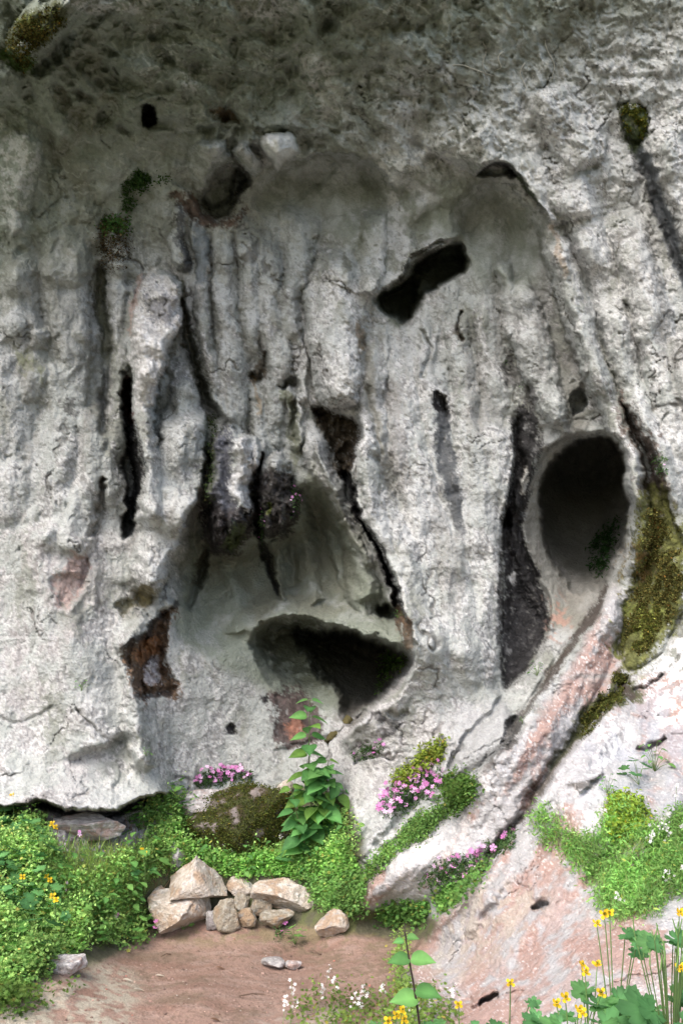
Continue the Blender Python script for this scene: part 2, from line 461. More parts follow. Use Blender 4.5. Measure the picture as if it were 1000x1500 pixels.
# --- lower left: bulging foot
ridge([(60,760,60),(90,900,90),(120,1010,90),(150,1100,70)], .12)
pit([(75,850),(110,840),(130,815),(128,850),(112,880),(92,892)], .05, 6)
fold([(128,810),(125,850),(100,885),(75,865)], .05, 16, -1, 2)
ridge([(215,900,20),(190,960,20),(200,1060,18),(215,1130,16)], .09)
pit([(178,962),(200,938),(225,915),(240,896),(256,898),(247,930),(243,960),(258,990),(255,1016),(228,1020),(202,1022),(188,990)], .17, 3, 14)
bulge([(208,985),(222,965),(232,985),(236,1010),(215,1012)], .09, 9)
fold([(262,885),(245,900),(222,918),(200,940),(176,958)], .07, 26, 1, 2)
pit([(195,862),(215,856),(228,870),(222,888),(200,888)], .07, 4)
pit([(172,880),(190,878),(196,890),(180,898)], .05, 3)
pit([(334,1066),(344,1064),(346,1074),(337,1076)], .05, 2)
pit([(405,1020),(430,1010),(455,1030),(470,1060),(460,1088),(425,1090),(402,1070)], .03, 4)
groove([(400,1100,5),(430,1092,6),(470,1086,6),(495,1072,6)], .03)
# undercut at the foot of the left wall
fold([(-60,1178),(20,1178),(90,1186),(140,1190),(185,1180),(215,1166),(262,1160)], .26, 70, -1, 3)
groove([(40,1180,5),(90,1190,8),(140,1194,9),(190,1184,7),(240,1168,5)], .22)
groove([(110,1212,4),(130,1206,6),(150,1200,4)], .08); pit([(126,1222),(136,1220),(138,1236),(128,1238)], .14, 3)
groove([(95,1248,3),(112,1225,4),(135,1205,4)], .05)
groove([(165,1160,3),(185,1130,5),(178,1110,3)], .02)
groove([(110,1040,3),(150,1075,5),(185,1090,4)], .02)
groove([(-20,1045,3),(30,1058,4),(80,1030,3)], .015)
# --- upper holes
pit([(557,432),(575,422),(597,408),(612,385),(632,368),(655,360),(676,358),(684,378),(679,398),(655,412),(630,430),(608,458),(592,478),(575,464),(558,456)], .75, 4, 8, .7, (640,520,610,385))
pit([(556,432),(590,415),(615,412),(610,440),(598,468),(575,460),(558,452)], .35, 6)
bulge([(585,400),(600,385),(618,360),(640,352),(650,362),(625,385),(605,405),(590,412)], .10, 9)
fold([(552,440),(560,425),(590,402),(612,370),(640,352),(680,350)], .12, 40, -1, 3)
fold([(700,258),(712,240),(735,238),(758,256),(780,285),(800,312),(808,335)], .20, 45, -1, 3)
pit([(702,256),(715,244),(740,243),(756,258),(740,258),(720,258)], .18, 4)
pit([(700,270),(730,262),(770,300),(800,350),(790,420),(740,440),(690,400),(660,350),(670,300)], .30, 10, 40, 1, (740,450,740,275))
pit([(590,330),(640,290),(690,300),(700,350),(650,350),(610,370)], .10, 20, 20)
pit([(330,236),(348,240),(366,262),(356,280),(345,292),(338,312),(320,322),(300,312),(292,292),(310,250)], .35, 5, 8)
pass
fold([(250,262),(280,290),(300,318),(330,322),(352,305)], .10, 34, 1, 3)
pit([(430,240),(500,225),(560,245),(580,300),(540,350),(450,340),(380,320),(370,280)], .22, 10, 30, 1, (470,370,470,240))
fold([(340,230),(370,215),(400,232),(435,232),(500,225),(550,240),(590,290)], .12, 50, -1, 3)
pit([(202,160),(212,156),(224,162),(226,178),(216,188),(204,182)], .30, 3)
pit([(305,160),(325,155),(345,165),(352,180),(330,178),(312,172)], .10, 4)
bulge([(345,215),(362,208),(372,222),(385,240),(372,255),(352,240)], .10, 12)
bulge([(384,208),(406,194),(436,200),(437,222),(420,236),(409,252),(399,236),(388,224)], .32, 15, .8)
bulge([(338,222),(356,212),(376,222),(384,240),(372,252),(352,240)], .2, 13, .8)
ridge([(120,-30,30),(95,0,32),(65,32,34),(40,62,30),(32,88,20)], .30, 0, .6, .12)
pit([(50,100),(75,70),(100,45),(110,60),(80,95),(55,112)], .12, 8)
bulge([(0,205),(35,198),(66,210),(60,260),(40,310),(22,350),(8,320),(-20,260)], .10, 26)
# moss groove top right
pit([(905,160),(920,152),(942,158),(946,190),(936,215),(955,262),(978,320),(1002,390),(1030,440),(1010,440),(982,370),(958,310),(940,270),(920,220)], .10, 5)
bulge([(906,162),(920,153),(942,158),(946,185),(932,205),(915,200)], .09, 12)
# streak hole
pit([(634,578),(650,582),(654,610),(648,622),(638,615)], .10, 3); groove([(645,620,14),(655,680,16),(665,730,14)], .03)
groove([(540,560,8),(548,620,9),(562,690,10),(570,720,8)], .05); pass
groove([(672,450,3),(668,480,4),(676,502,4)], .05); pass
groove([(616,480,4),(630,520,5),(622,560,4)], .03)
# --- right hand mossy ground between the ribs
pit([(945,690),(985,740),(1010,800),(1010,880),(965,965),(920,985),(905,955),(908,905),(926,845),(944,790)], .05, 8)
bulge([(925,880),(960,830),(1010,800),(1010,870),(970,950),(925,980),(908,950)], .06, 20)
# --- the long leaning ribs
R1 = [(912,858,14),(880,910,26),(840,975,34),(790,1050,40),(735,1120,44),(680,1185,46),(620,1245,44),(565,1292,34),(540,1312,26)]
ridge(R1, .05, 3, .8)
fold([(902,850),(868,893),(825,950),(792,1005),(768,1055),(735,1095),(690,1140),(640,1195)], .24, 34, -1, 2.2, .7)
groove([(893,862,3),(860,905,5),(830,945,7),(800,990,8),(775,1030,6),(762,1052,4)], .05, 2, .3)
groove([(930,985,8),(885,1030,10),(855,1065,10),(825,1105,9),(795,1145,8),(765,1190,7),(740,1225,7),(705,1260,7)], .055)
R2 = [(980,1040,50),(920,1090,50),(860,1150,48),(800,1215,46),(745,1280,46),(690,1340,44),(640,1400,36)]
ridge([(1000,1120,22),(930,1190,24),(860,1262,24),(790,1340,24),(720,1420,20)], .03, 2)
ridge([(900,1060,18),(840,1140,18),(790,1220,18),(730,1300,16),(680,1370,14)], .025, 2)
fold([(930,1000),(890,1040),(855,1080),(825,1120),(795,1165),(768,1205),(728,1258),(690,1300),(650,1340),(610,1372)], .19, 60, -1, 2.5, .6)
# rock wedged between pillar and rib
bulge([(662,1130),(672,1095),(705,1060),(735,1035),(752,1050),(748,1085),(715,1110),(690,1135),(655,1145)], .12, 26)
fold([(735,1012),(715,1040),(680,1075),(660,1110),(655,1140)], .05, 30, 1, 2.5)
pit([(742,1060),(765,1050),(772,1068),(752,1090),(736,1098)], .12, 4)
ridge([(600,1160,16),(560,1210,18),(525,1260,16)], .10); groove([(640,1170,10),(600,1215,14),(560,1255,14)], .08)
ridge([(655,1170,20),(610,1200,22),(570,1240,20),(545,1270,16)], .08)
groove([(560,1040,6),(575,1050,7),(595,1045,5)], .04)
groove([(520,1125,3),(545,1110,4),(580,1112,3)], .03)
groove([(925,1095,4),(960,1090,6),(975,1080,4)], .06); groove([(925,1010,4),(950,1000,5),(975,985,4)], .05)
fold([(845,1160),(870,1145),(885,1140)], .05, 14, -1, 2)
# slab at the lower right
fold([(715,1285),(680,1315),(645,1350),(612,1385),(602,1420),(615,1460),(645,1500)], .10, 40, -1, 4)
groove([(775,1330,3),(790,1326,5),(802,1322,3)], .08)
fold([(690,1475),(712,1462),(735,1452)], .05, 22, -1, 2); groove([(700,1472,3),(715,1465,5),(733,1456,3)], .08)
ridge([(960,1210,24),(930,1260,20),(985,1180,24),(1010,1140,24)], .06)

# ================= fine relief =================
T = T0 - H
def pos(Tarr):
    return (a_ * Tarr).astype(np.float32), (b_ * Tarr).astype(np.float32), (CAM_Z + c_ * Tarr).astype(np.float32)
X1, Y1, Z1 = pos(T)

# zones
earth = zone_poly([(-60,1560),(60,1440),(150,1410),(225,1368),(330,1352),(440,1362),(520,1372),(590,1378),(625,1385),(600,1410),(585,1450),(600,1520),(640,1560),(700,2400),(300,3600),(-300,2400)], 8)
bank = zone_poly([(-400,1560),(-400,1180),(40,1186),(80,1200),(110,1216),(150,1210),(190,1190),(262,1170),(340,1160),(440,1150),(500,1165),(520,1195),(530,1250),(520,1300),(545,1330),(620,1340),(640,1360),(600,1385),(440,1368),(330,1356),(225,1372),(150,1415),(60,1445)], 8)
smooth_rec = zone_poly([(292,760),(262,860),(262,940),(330,985),(372,1000),(480,1050),(600,960),(590,900),(540,820),(480,720),(430,690),(380,760),(340,800)], 16)
alc2 = zone_poly([(600,310),(690,262),(770,290),(800,360),(790,420),(700,430),(660,370)], 24)
alc3 = zone_poly([(380,240),(520,228),(570,270),(560,360),(440,340),(380,320)], 24)
hole1 = zone_poly([(764,770),(772,720),(795,675),(830,648),(895,645),(915,690),(920,760),(912,830),(893,862),(860,900),(830,930),(800,890)], 8)
smoo = np.clip(smooth_rec + 0.8 * alc2 + 0.8 * alc3 + hole1, 0, 1)
rough = (1 - 0.6 * smoo) * (1 - .45 * slabz) * (1 - .3 * sm(820, 950, PY))
ground = np.clip(earth + bank, 0, 1)
hard = (1 - ground)

big = fbm(X1 * 5, Y1 * 5, Z1 * 4, 2, 50)
nod = 1 - 2.2 * np.abs(perlin(X1 * 9, Y1 * 9, Z1 * 6.5, 51))           # rounded nodules with creases between
nod2 = 1 - 2.2 * np.abs(perlin(X1 * 21, Y1 * 21, Z1 * 17, 52))
f3 = fbm(X1 * 38, Y1 * 38, Z1 * 34, 2, 53)
f4 = perlin(X1 * 80, Y1 * 80, Z1 * 76, 54)
pits = sm(0.22, 0.42, perlin(X1 * 26, Y1 * 26, Z1 * 22, 56)) * sm(-0.1, 0.25, perlin(X1 * 3, Y1 * 3, Z1 * 3, 57))
chips = np.floor(6 * (big + 0.5 * perlin(X1 * 11, Y1 * 11, Z1 * 11, 58)) + 0.5) / 6
inslab = slabz * (1 - mid_m)
vert_r = mid_m * (1 - smoo)
H2 = hard * rough * (0.045 * big - 0.013 * nod - 0.006 * nod2 + 0.010 * f3 + 0.004 * f4 - 0.020 * pits + 0.022 * chips * (1 - 0.6 * inslab))
H2 += vert_r * 0.024 * perlin(X1 * 8, Y1 * 4, Z1 * 1.6, 95) + vert_r * 0.022 * perlin(X1 * 16, Y1 * 5, Z1 * 3.0, 59) + vert_r * 0.010 * perlin(X1 * 34, Y1 * 9, Z1 * 8, 60)
H2 += top_m * hard * (.05 * np.floor(5 * perlin(X1 * 5.5, Y1 * 5.5, Z1 * 5.5, 240) + 2 * perlin(X1 * 13, Y1 * 13, Z1 * 13, 241)) / 4 - .014 * sm(.12, .3, perlin(X1 * 17, Y1 * 17, Z1 * 15, 242)))
H2 += top_m * hard * 0.026 * ridged(X1 * 9 + 1.2 * perlin(X1 * 5, Y1 * 5, Z1 * 5, 62), Y1 * 9, Z1 * 9 + perlin(X1 * 5, Y1 * 5, Z1 * 5 + 7, 63), 2, 64) * (1 - alc3)
# diagonal grain of the leaning slabs
dg = (X1 * 0.55 + Z1 * 0.83 + Y1 * 0.3); dp = (X1 * 0.83 - Z1 * 0.55)
H2 += inslab * hard * (0.028 * perlin(dg * 1.3, dp * 7, Y1 * 2, 65) - 0.030 * (np.abs(perlin(dg * 3.5, dp * 14, Y1 * 4, 66))) + .012 * perlin(dg * 9, dp * 34, Y1 * 9, 166) + .010 * np.floor(5 * perlin(dg * 3, dp * 9, Y1 * 3, 167)) / 2)
broken = zone_poly([(178,962),(200,938),(225,915),(240,896),(258,898),(247,930),(243,960),(258,990),(255,1016),(228,1020),(202,1022),(188,990)], 6) + zone_poly([(455,598),(475,598),(522,620),(520,655),(512,690),(500,702),(488,680),(475,650)], 6) + zone_poly([(300,740),(330,765),(370,745),(372,770),(345,795),(312,800)], 6) + zone_poly([(384,700),(430,700),(434,750),(420,778),(398,782),(382,765)], 6)
H2 += zone_poly([(380,935),(410,910),(600,960),(590,1000),(510,1070),(450,1030),(400,985)], 10) * (.05 * fbm(X1 * 7, Y1 * 7, Z1 * 7, 3, 230))
H2 += broken * (.06 * np.floor(4 * perlin(X1 * 17, Y1 * 17, Z1 * 15, 120)) / 2 + .02 * perlin(X1 * 40, Y1 * 40, Z1 * 40, 121))
# earth: trodden, soft hollows; bank: lumpy soil
H2 += earth * (0.055 * fbm(X1 * 3.2, Y1 * 2.2, Z1, 2, 67) + 0.014 * fbm(X1 * 14, Y1 * 9, Z1 * 10, 2, 68) + 0.005 * f3)
H2 += zone_poly([(72,1192),(190,1192),(255,1172),(275,1192),(215,1236),(160,1262),(115,1292),(92,1280),(85,1235)], 8) * (.10 * np.floor(4 * perlin(X1 * 5, Y1 * 5, Z1 * 7, 220)) / 3 + .02 * f3)
H2 += bank * (1 - earth) * (0.07 * fbm(X1 * 4, Y1 * 4, Z1 * 4, 3, 69))
T = T - H2
X1, Y1, Z1 = pos(T)

T = T
crk = np.abs(perlin(X1 * 2.3 + .35 * perlin(X1 * 7, Y1 * 7, Z1 * 7, 200), Y1 * 2.3 + .2 * perlin(X1 * 19, Y1 * 19, Z1 * 19, 201), Z1 * 1.7, 202))
crk2 = np.abs(perlin(X1 * 5.5 + .4 * perlin(X1 * 11, Y1 * 11, Z1 * 11, 203), Y1 * 5.5, Z1 * 4.2 + .3 * perlin(X1 * 23, Y1 * 23, Z1 * 23, 205), 204))
ckm = (sm(.020, .004, crk) * sm(-.1, .25, perlin(X1 * 3.1, Y1 * 3.1, Z1 * 3.1, 206)) + .7 * sm(.022, .004, crk2) * sm(.05, .3, perlin(X1 * 2.2, Y1 * 2.2, Z1 * 2.2, 207))) * hard * (1 - .8 * smoo)
ckm = np.clip(ckm, 0, 1)
T = T + .022 * ckm
X1, Y1, Z1 = pos(T)
# ================= pigments (what the rock, crusts, mosses and soils are coloured, with shade painted into holes and crevices) =================
u1 = fbm(X1 * 1.6, Y1 * 1.6, Z1 * 1.3, 3, 70)
u2 = fbm(X1 * 6, Y1 * 6, Z1 * 4.5, 3, 71)
u3 = fbm(X1 * 20, Y1 * 20, Z1 * 16, 2, 72)
u4 = perlin(X1 * 62, Y1 * 62, Z1 * 56, 73) + 0.6 * perlin(X1 * 120, Y1 * 120, Z1 * 115, 74)
u5 = fbm(X1 * 9, Y1 * 9, Z1 * 3, 3, 75)
u6 = perlin(X1 * 34 + u2, Y1 * 34, Z1 * 30, 76)
def col(r, g, b): return np.array([r, g, b], np.float32)
C = np.empty(PX.shape + (3,), np.float32)
def blend(m, c):
    global C
    m = np.clip(m, 0, 1)[..., None].astype(np.float32)
    C = C * (1 - m) + np.asarray(c, np.float32) * m
C[:] = col(.33, .345, .33)
blend(sm(-.15, .35, u1) * .6, col(.42, .425, .425))
blend(sm(.0, .35, u2) * .5, col(.25, .25, .235))
blend(sm(.0, .32, perlin(X1 * 13, Y1 * 13, Z1 * 5.5, 101) + .4 * u3) * .5 * wall_m, col(.215, .22, .205))
blend(sm(.05, .3, perlin(X1 * 4.2, Y1 * 4.2, Z1 * 2.2, 102) + .3 * u2 + .12 * sm(500, 200, PX) * sm(700, 400, PY)) * .62 * wall_m, col(.185, .19, .155))
# white mineral crust in ragged patches, more on the open faces
white_amt = 0.07 + 0.12 * zone_poly([(560,560),(760,520),(740,1000),(620,1180),(480,1200),(480,700)], 60) \
    + .14 * zone_poly([(440,420),(540,420),(530,600),(440,600)], 16) + .15 * zone_poly([(700,150),(1040,60),(1100,700),(960,720),(880,560),(800,300)], 50) \
    + .10 * zone_poly([(-100,700),(200,700),(330,1100),(-100,1180)], 50) - .10 * smoo - .12 * top_m * sm(700, 400, PX)
blend(sm(.10, .22, white_amt + 0.42 * u2 + 0.30 * u3 + 0.08 * u4 - 0.06) * .7, col(.56, .56, .555))
blend(sm(.02, .22, white_amt + 0.45 * u5 - .12 + .2 * u4) * .35, col(.55, .55, .54))
# fine dark lichen freckles
fre = sm(.20, .32, u4 * .62 + u3 * .55 + 0.25 * u2 + .06 * wall_m) * (1 - .75 * smoo)
blend(fre * (.5 + .15 * top_m), col(.10, .10, .098))
blend(sm(.2, .34, u6 + .5 * u2) * .55 * (1 - smoo), col(.15, .15, .145))
# grey-brown broad stains running down
blend(mid_m * sm(.12, .42, perlin(X1 * 5.5 + .3 * u2, Y1 * 2, Z1 * .7, 77) + .25 * u3) * .5, col(.17, .165, .15))
blend(ckm * .75, col(.085, .08, .07))
# warm rose stain on lower left, on pillar foot and slabs
warm = .55 * zone_poly([(-200,760),(130,780),(150,900),(90,1000),(140,1160),(-200,1190)], 50) + .4 * zone_poly([(560,960),(735,960),(735,1040),(650,1150),(480,1180),(480,1100)], 24)
blend(warm * sm(-.22, .22, u1 + .5 * u2 + .3 * u3) * .6, col(.37, .325, .325))
# right slabs: bands of iron red, chalk white and blue grey running down the slope
slab2 = zone_poly([(905,858),(925,985),(985,985),(2900,950),(2900,2600),(900,2500),(700,2000),(620,1500),(595,1400),(640,1345),(700,1290),(560,1325),(530,1300),(640,1200),(760,1080),(840,980)], 10)
blend(slab2 * sm(.0, .3, perlin(dg * 1.1, dp * 8, Y1, 250) + .3 * u3) * .5, col(.22, .215, .23))
q1 = perlin(dg * .9, dp * 5.0 + .3 * u2, Y1 * 1.0, 80) + .6 * perlin(dg * 2.2, dp * 14 + .5 * u2, Y1 * 2, 81)
blend(slab2 * .85, col(.335, .325, .33))
blend(slab2 * sm(.02, .28, q1 + .35 * u3 + .06) * .8, col(.325, .205, .17))
blend(slab2 * sm(.05, .3, -q1 + .35 * u2 + .25 * u3 + .05) * .55, col(.42, .42, .435))
blend(slab2 * sm(.12, .24, .15 * u3 + .62 * u4 + .2 * u2) * .8, col(.62, .58, .57))
blend(slab2 * sm(.22, .34, .5 * u4 + .5 * u6) * .6, col(.13, .10, .09))
blend(zone_poly([(700,1310),(900,1260),(940,1400),(860,1560),(640,1560),(650,1440)], 30) * sm(-.25, .2, u2 + u3 * .6) * .6, col(.30, .195, .165))
blend(zone_poly([(640,1330),(760,1290),(800,1330),(700,1420),(620,1420)], 20) * sm(-.1, .25, u2 + u3) * .5, col(.38, .365, .31))
blend(zone_poly([(860,1060),(1040,1000),(1040,1180),(900,1180)], 24) * sm(-.3, .2, u2) * .6, col(.31, .325, .36))
blend(zone_poly([(600,1190),(700,1140),(735,1190),(660,1250),(560,1300),(540,1290)], 12) * sm(-.05, .25, u2 + .8 * u3 + .3 * u4) * .5, col(.60, .57, .56))
blend(zone_poly([(660,1040),(740,1030),(750,1080),(700,1130),(655,1150)], 8) * .6, col(.33, .335, .34))
# chalk splashes
blend(zone_poly([(880,1045),(910,1050),(925,1090),(900,1100),(880,1180),(860,1230),(845,1180),(870,1100),(860,1060)], 10) * sm(-.12, .1, u3 + .6 * u4) * .8, col(.60, .60, .61))
blend(zone_poly([(975,950),(1010,935),(1010,1050),(960,1060),(965,1010)], 8) * sm(-.2, .05, u3 + .3 * u4) * .9, col(.72, .71, .72))
blend(zone_poly([(925,985),(975,955),(975,975),(950,1020),(925,1010)], 8) * sm(-.02, .12, u4 + .5 * u3) * .9, col(.72, .72, .73))
# algae film: olive grey on sheltered rock
olive = .85 * smooth_rec + .55 * alc2 + .45 * alc3
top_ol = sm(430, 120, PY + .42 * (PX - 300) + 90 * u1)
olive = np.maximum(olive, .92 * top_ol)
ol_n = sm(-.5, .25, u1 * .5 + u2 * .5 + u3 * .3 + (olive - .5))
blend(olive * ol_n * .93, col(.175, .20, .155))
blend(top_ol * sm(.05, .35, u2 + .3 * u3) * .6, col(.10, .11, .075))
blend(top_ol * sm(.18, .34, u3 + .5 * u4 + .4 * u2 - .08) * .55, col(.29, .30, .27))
blend(top_ol * sm(.1, .4, perlin(X1 * 3, Y1 * 3, Z1 * 3, 85) + .3 * u2) * .3, col(.13, .115, .075))
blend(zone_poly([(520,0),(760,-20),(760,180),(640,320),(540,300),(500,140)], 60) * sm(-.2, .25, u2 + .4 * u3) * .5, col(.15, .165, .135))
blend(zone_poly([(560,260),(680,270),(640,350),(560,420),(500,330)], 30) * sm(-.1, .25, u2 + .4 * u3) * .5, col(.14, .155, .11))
blend(zone_poly([(292,760),(320,800),(380,780),(420,770),(480,720),(520,800),(500,900),(420,900),(372,930),(330,860),(300,850)], 24) * sm(-.4, .2, u2) * .5, col(.15, .14, .10))
fil = sm(.05, .012, np.abs(perlin(X1 * 8 + .6 * perlin(X1 * 14, Y1 * 14, Z1 * 14, 210), Y1 * 8, Z1 * 7 + .5 * perlin(X1 * 12, Y1 * 12, Z1 * 12, 211), 212))) * sm(.0, .3, perlin(X1 * 2.4, Y1 * 2.4, Z1 * 2.4, 213) + .12)
blend(top_ol * fil * .7, col(.38, .40, .35))
blend(top_ol * sm(.12, .3, perlin(X1 * 15, Y1 * 15, Z1 * 13, 214) + .3 * u3) * .28, col(.08, .09, .065))
# pale light patches inside the top area
for pts in ([(100,-10),(210,-10),(200,20),(120,18)], [(355,-5),(435,0),(430,25),(370,30)], [(270,100),(300,100),(290,135),(270,128)], [(430,70),(480,90),(500,160),(470,170),(440,110)], [(2,205),(60,210),(50,270),(22,345),(4,300)], [(350,215),(435,202),(440,225),(408,246),(370,240)]):
    blend(zone_poly(pts, 8) * sm(-.2, .15, u3 + .5 * u4) * .7, col(.42, .425, .40))
blend(zone_poly([(386,210),(406,198),(434,202),(434,222),(418,236),(409,248),(400,236),(390,224)], 4) * .8, col(.50, .51, .49))
blend(zone_poly([(690,170),(760,180),(800,260),(760,300),(700,240),(600,260),(560,270),(560,215)], 22) * sm(-.2, .2, u3 + .5 * u4 + .3 * u2) * .75, col(.55, .555, .53))
# inside of caves: dark olive and brown colour over the inner hollows
deep = sm(.55, 1.0, -(H) ) * wall_m
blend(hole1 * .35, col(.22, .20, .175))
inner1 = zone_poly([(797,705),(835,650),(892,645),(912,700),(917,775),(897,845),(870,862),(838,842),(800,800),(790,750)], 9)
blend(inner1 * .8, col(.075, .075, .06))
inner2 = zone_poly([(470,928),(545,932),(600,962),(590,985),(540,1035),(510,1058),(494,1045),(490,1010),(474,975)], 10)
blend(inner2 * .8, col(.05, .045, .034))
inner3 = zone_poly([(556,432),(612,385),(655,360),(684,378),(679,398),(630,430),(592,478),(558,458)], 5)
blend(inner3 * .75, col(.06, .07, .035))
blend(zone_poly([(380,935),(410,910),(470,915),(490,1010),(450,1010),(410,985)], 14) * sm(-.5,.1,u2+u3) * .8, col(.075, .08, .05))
blend(zone_poly([(800,790),(840,840),(900,850),(880,900),(850,900)], 14) * .35, col(.30, .29, .27))
blend(zone_poly([(790,850),(830,890),(830,940),(800,930)], 8) * sm(-.1, .2, u3 + u2) * .7, col(.40, .24, .19))

def vary(s, m, c):
    c = np.asarray(c, np.float32)
    for w, k in ((.75 * sm(.0, .28, u6[s] + .4 * u3[s]), 1.7), (.7 * sm(.0, .25, -u3[s] - .3 * u4[s]), .5)):
        mm = (m * w)[..., None]
        C[s] = C[s] * (1 - mm) + np.minimum(c * k + .01 * (k > 1), .7) * mm
def stain(pts, soft, c, thr=0.0, amt=1.0, wob=.5, warp=1.0):
    """a patch with ragged edges, for real stains and for shade painted into holes: pts polygon"""
    s, d = sdf_poly(pts, soft * 2 + 8, warp=warp)
    e = d / (soft * 1.5) + thr - wob * (2.6 * u3[s] + 2.2 * u4[s] + 3.0 * u2[s])
    m = sm(.55, -.55, e) * amt * (1 - .5 * sm(.26, .42, u4[s] * .5 + u3[s] * .9))
    mm = np.zeros_like(PX); mm[s] = m
    blend(mm, c)
    vary(s, m, c)
    return mm
def streak(pts, c, amt=1.0, wob=.6, thr=0.):
    s, d, sd, t, wd = line_d(pts, max(q[2] for q in pts) * 1.6)
    e = (d - wd) / np.maximum(wd * .6, 2.5) + thr - wob * (2.4 * u3[s] + 2.0 * u4[s] + 2.4 * u2[s])
    m = sm(.6, -.6, e) * amt * sm(1.0, .85, t) * (1 - .4 * sm(.24, .4, u4[s] * .5 + u3[s] * .9))
    mm = np.zeros_like(PX); mm[s] = m
    blend(mm, c)
    return mm
BLACK = col(.018, .017, .018); DK = col(.05, .048, .045); UMB = col(.055, .043, .028); RUST = col(.115, .072, .042); GREYB = col(.11, .115, .125)
wet = stain([(738,760),(760,752),(770,800),(790,850),(803,880),(803,915),(788,955),(760,988),(738,1008),(733,950),(733,850)], 4, BLACK, warp=.4)
stain([(747,842),(754,838),(757,852),(750,860),(746,852)], 2, col(.5, .5, .5))
stain([(760,598),(790,608),(792,640),(780,700),(765,760),(745,790),(738,760),(750,690),(748,630)], 5, BLACK, amt=.95, warp=.5)
stain([(766,688),(771,690),(772,715),(767,722)], 2, col(.42, .41, .38))
stain([(735,500),(760,520),(790,590),(770,600),(750,570),(730,600),(724,620),(735,560)], 6, DK, .5, .7)
stain([(632,577),(650,582),(655,612),(650,624),(640,618)], 3, BLACK)  # shade inside the hole, painted black
streak([(645,615,9),(655,680,12),(664,730,11),(676,790,6)], col(.075,.08,.085), .95, .5, -.3)

streak([(540,520,6),(548,600,8),(565,680,8),(575,740,6)], col(.15, .145, .115), .6)
streak([(575,560,9),(582,640,8),(600,720,7)], col(.17, .16, .15), .5)
streak([(187,560,4),(190,600,7),(197,650,10),(200,690,10),(192,740,8),(183,790,9)], BLACK, .95)  # shade of the narrow crevice painted into the colour
streak([(183,555,4),(190,600,6),(195,625,6)], col(.12,.06,.05), .8)
streak([(100,570,6),(104,600,10),(98,618,8)], DK, .7, 1.2, .6)
stain([(455,598),(475,598),(522,620),(520,655),(512,690),(500,702),(488,680),(475,650)], 4, UMB, warp=.6)
streak([(505,700,8),(520,740,6),(535,775,6),(552,810,6),(568,845,6),(585,880,6),(596,910,9),(604,940,8)], BLACK, .95)  # shade behind the pillar's edge step, painted as a black line
stain([(585,890),(606,905),(612,940),(600,955),(588,930)], 4, RUST, .2, .7)
stain([(178,962),(205,935),(228,912),(244,896),(258,898),(250,925),(243,960),(258,990),(255,1018),(228,1020),(202,1022),(188,990)], 4, RUST, .1, .95, .6)
stain([(196,955),(225,930),(228,950),(205,975)], 3, col(.24,.115,.05), .2, .8)
stain([(222,965),(232,968),(236,1000),(214,1004),(212,990)], 3, col(.46,.42,.42), .1, .9)
streak([(262,885,2),(245,900,3),(222,918,5),(200,940,6),(176,958,3)], BLACK, .8)
streak([(200,1020,4),(225,1018,5),(255,1016,4)], BLACK, .7)
stain([(195,862),(215,856),(228,870),(222,888),(200,888)], 3, col(.13,.11,.05), .2, .8)
stain([(172,880),(190,878),(196,890),(180,898)], 3, col(.12,.11,.06), .2, .8)
stain([(75,850),(105,815),(100,800),(132,815),(128,850),(112,880),(92,892)], 5, col(.27,.2,.18), .5, .8)
stain([(400,1020),(430,1008),(455,1030),(472,1060),(460,1088),(425,1092),(402,1074)], 4, col(.065,.045,.042), .0, .9, .9)
stain([(415,1060),(440,1050),(445,1075),(425,1080)], 4, col(.26,.12,.08), .3, .7)
for q in ([(386,1022),(392,1018),(390,1032)], [(334,1066),(344,1064),(346,1074),(337,1076)], [(384,1086),(392,1084),(389,1094)]):
    stain(q, 2, BLACK)  # shade of small holes painted on in black
streak([(548,1048,4),(575,1062,6),(555,1078,4)], BLACK, .8, .9)
# stalactite cluster
stain([(302,660),(320,640),(335,640),(332,700),(345,760),(330,800),(308,785),(300,730)], 6, col(.065,.067,.08), -.5, .95, .5)
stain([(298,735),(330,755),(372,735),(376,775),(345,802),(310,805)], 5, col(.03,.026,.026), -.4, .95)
stain([(345,645),(366,650),(372,700),(366,745),(345,730),(340,690)], 5, col(.45,.45,.45), .1, .8)
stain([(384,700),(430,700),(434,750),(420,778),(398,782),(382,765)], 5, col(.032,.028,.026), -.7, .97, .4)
stain([(345,770),(365,775),(350,800),(330,800)], 4, col(.045,.06,.02), .2, .9)
stain([(392,735),(405,740),(400,752),(390,750)], 4, col(.10,.12,.02), .2, .9)
streak([(300,620,10),(305,680,8),(302,740,7)], col(.09,.10,.06), .7)
streak([(380,760,5),(390,810,6),(400,850,6),(406,880,4)], BLACK, .8)
streak([(299,800,6),(296,830,9),(288,860,7)], col(.05,.05,.03), .8)
stain([(368,545),(385,515),(392,520),(394,548),(375,562)], 3, UMB, .3, .85)
streak([(415,575,6),(430,600,7),(428,640,9),(435,700,7)], col(.13,.14,.08), .7)
streak([(375,555,3),(380,610,4)], col(.2,.14,.07), .6)
for q in ((262,300,268,405), (292,320,285,420)):
    streak([(q[0],q[1],7),((q[0]+q[2])/2,(q[1]+q[3])/2,8),(q[2],q[3],5)], col(.045,.048,.055) if q[0]<270 else col(.13,.15,.165), .85)
streak([(262,420,5),(272,480,7),(290,550,8),(312,600,9)], col(.10,.105,.07), .75)
stain([(255,285),(285,290),(300,310),(330,325),(350,305),(352,318),(330,332),(290,325),(265,310)], 4, col(.065,.042,.03), -.1, .9, .7)
stain([(345,240),(366,262),(352,292),(338,300),(345,270)], 4, DK, -.2, .8)  # dark of the hollow, shade put into the colour
stain([(203,160),(213,156),(224,164),(226,178),(216,187),(205,180)], 2, col(.02,.022,.016), -.4)  # painted shade of the small round hole
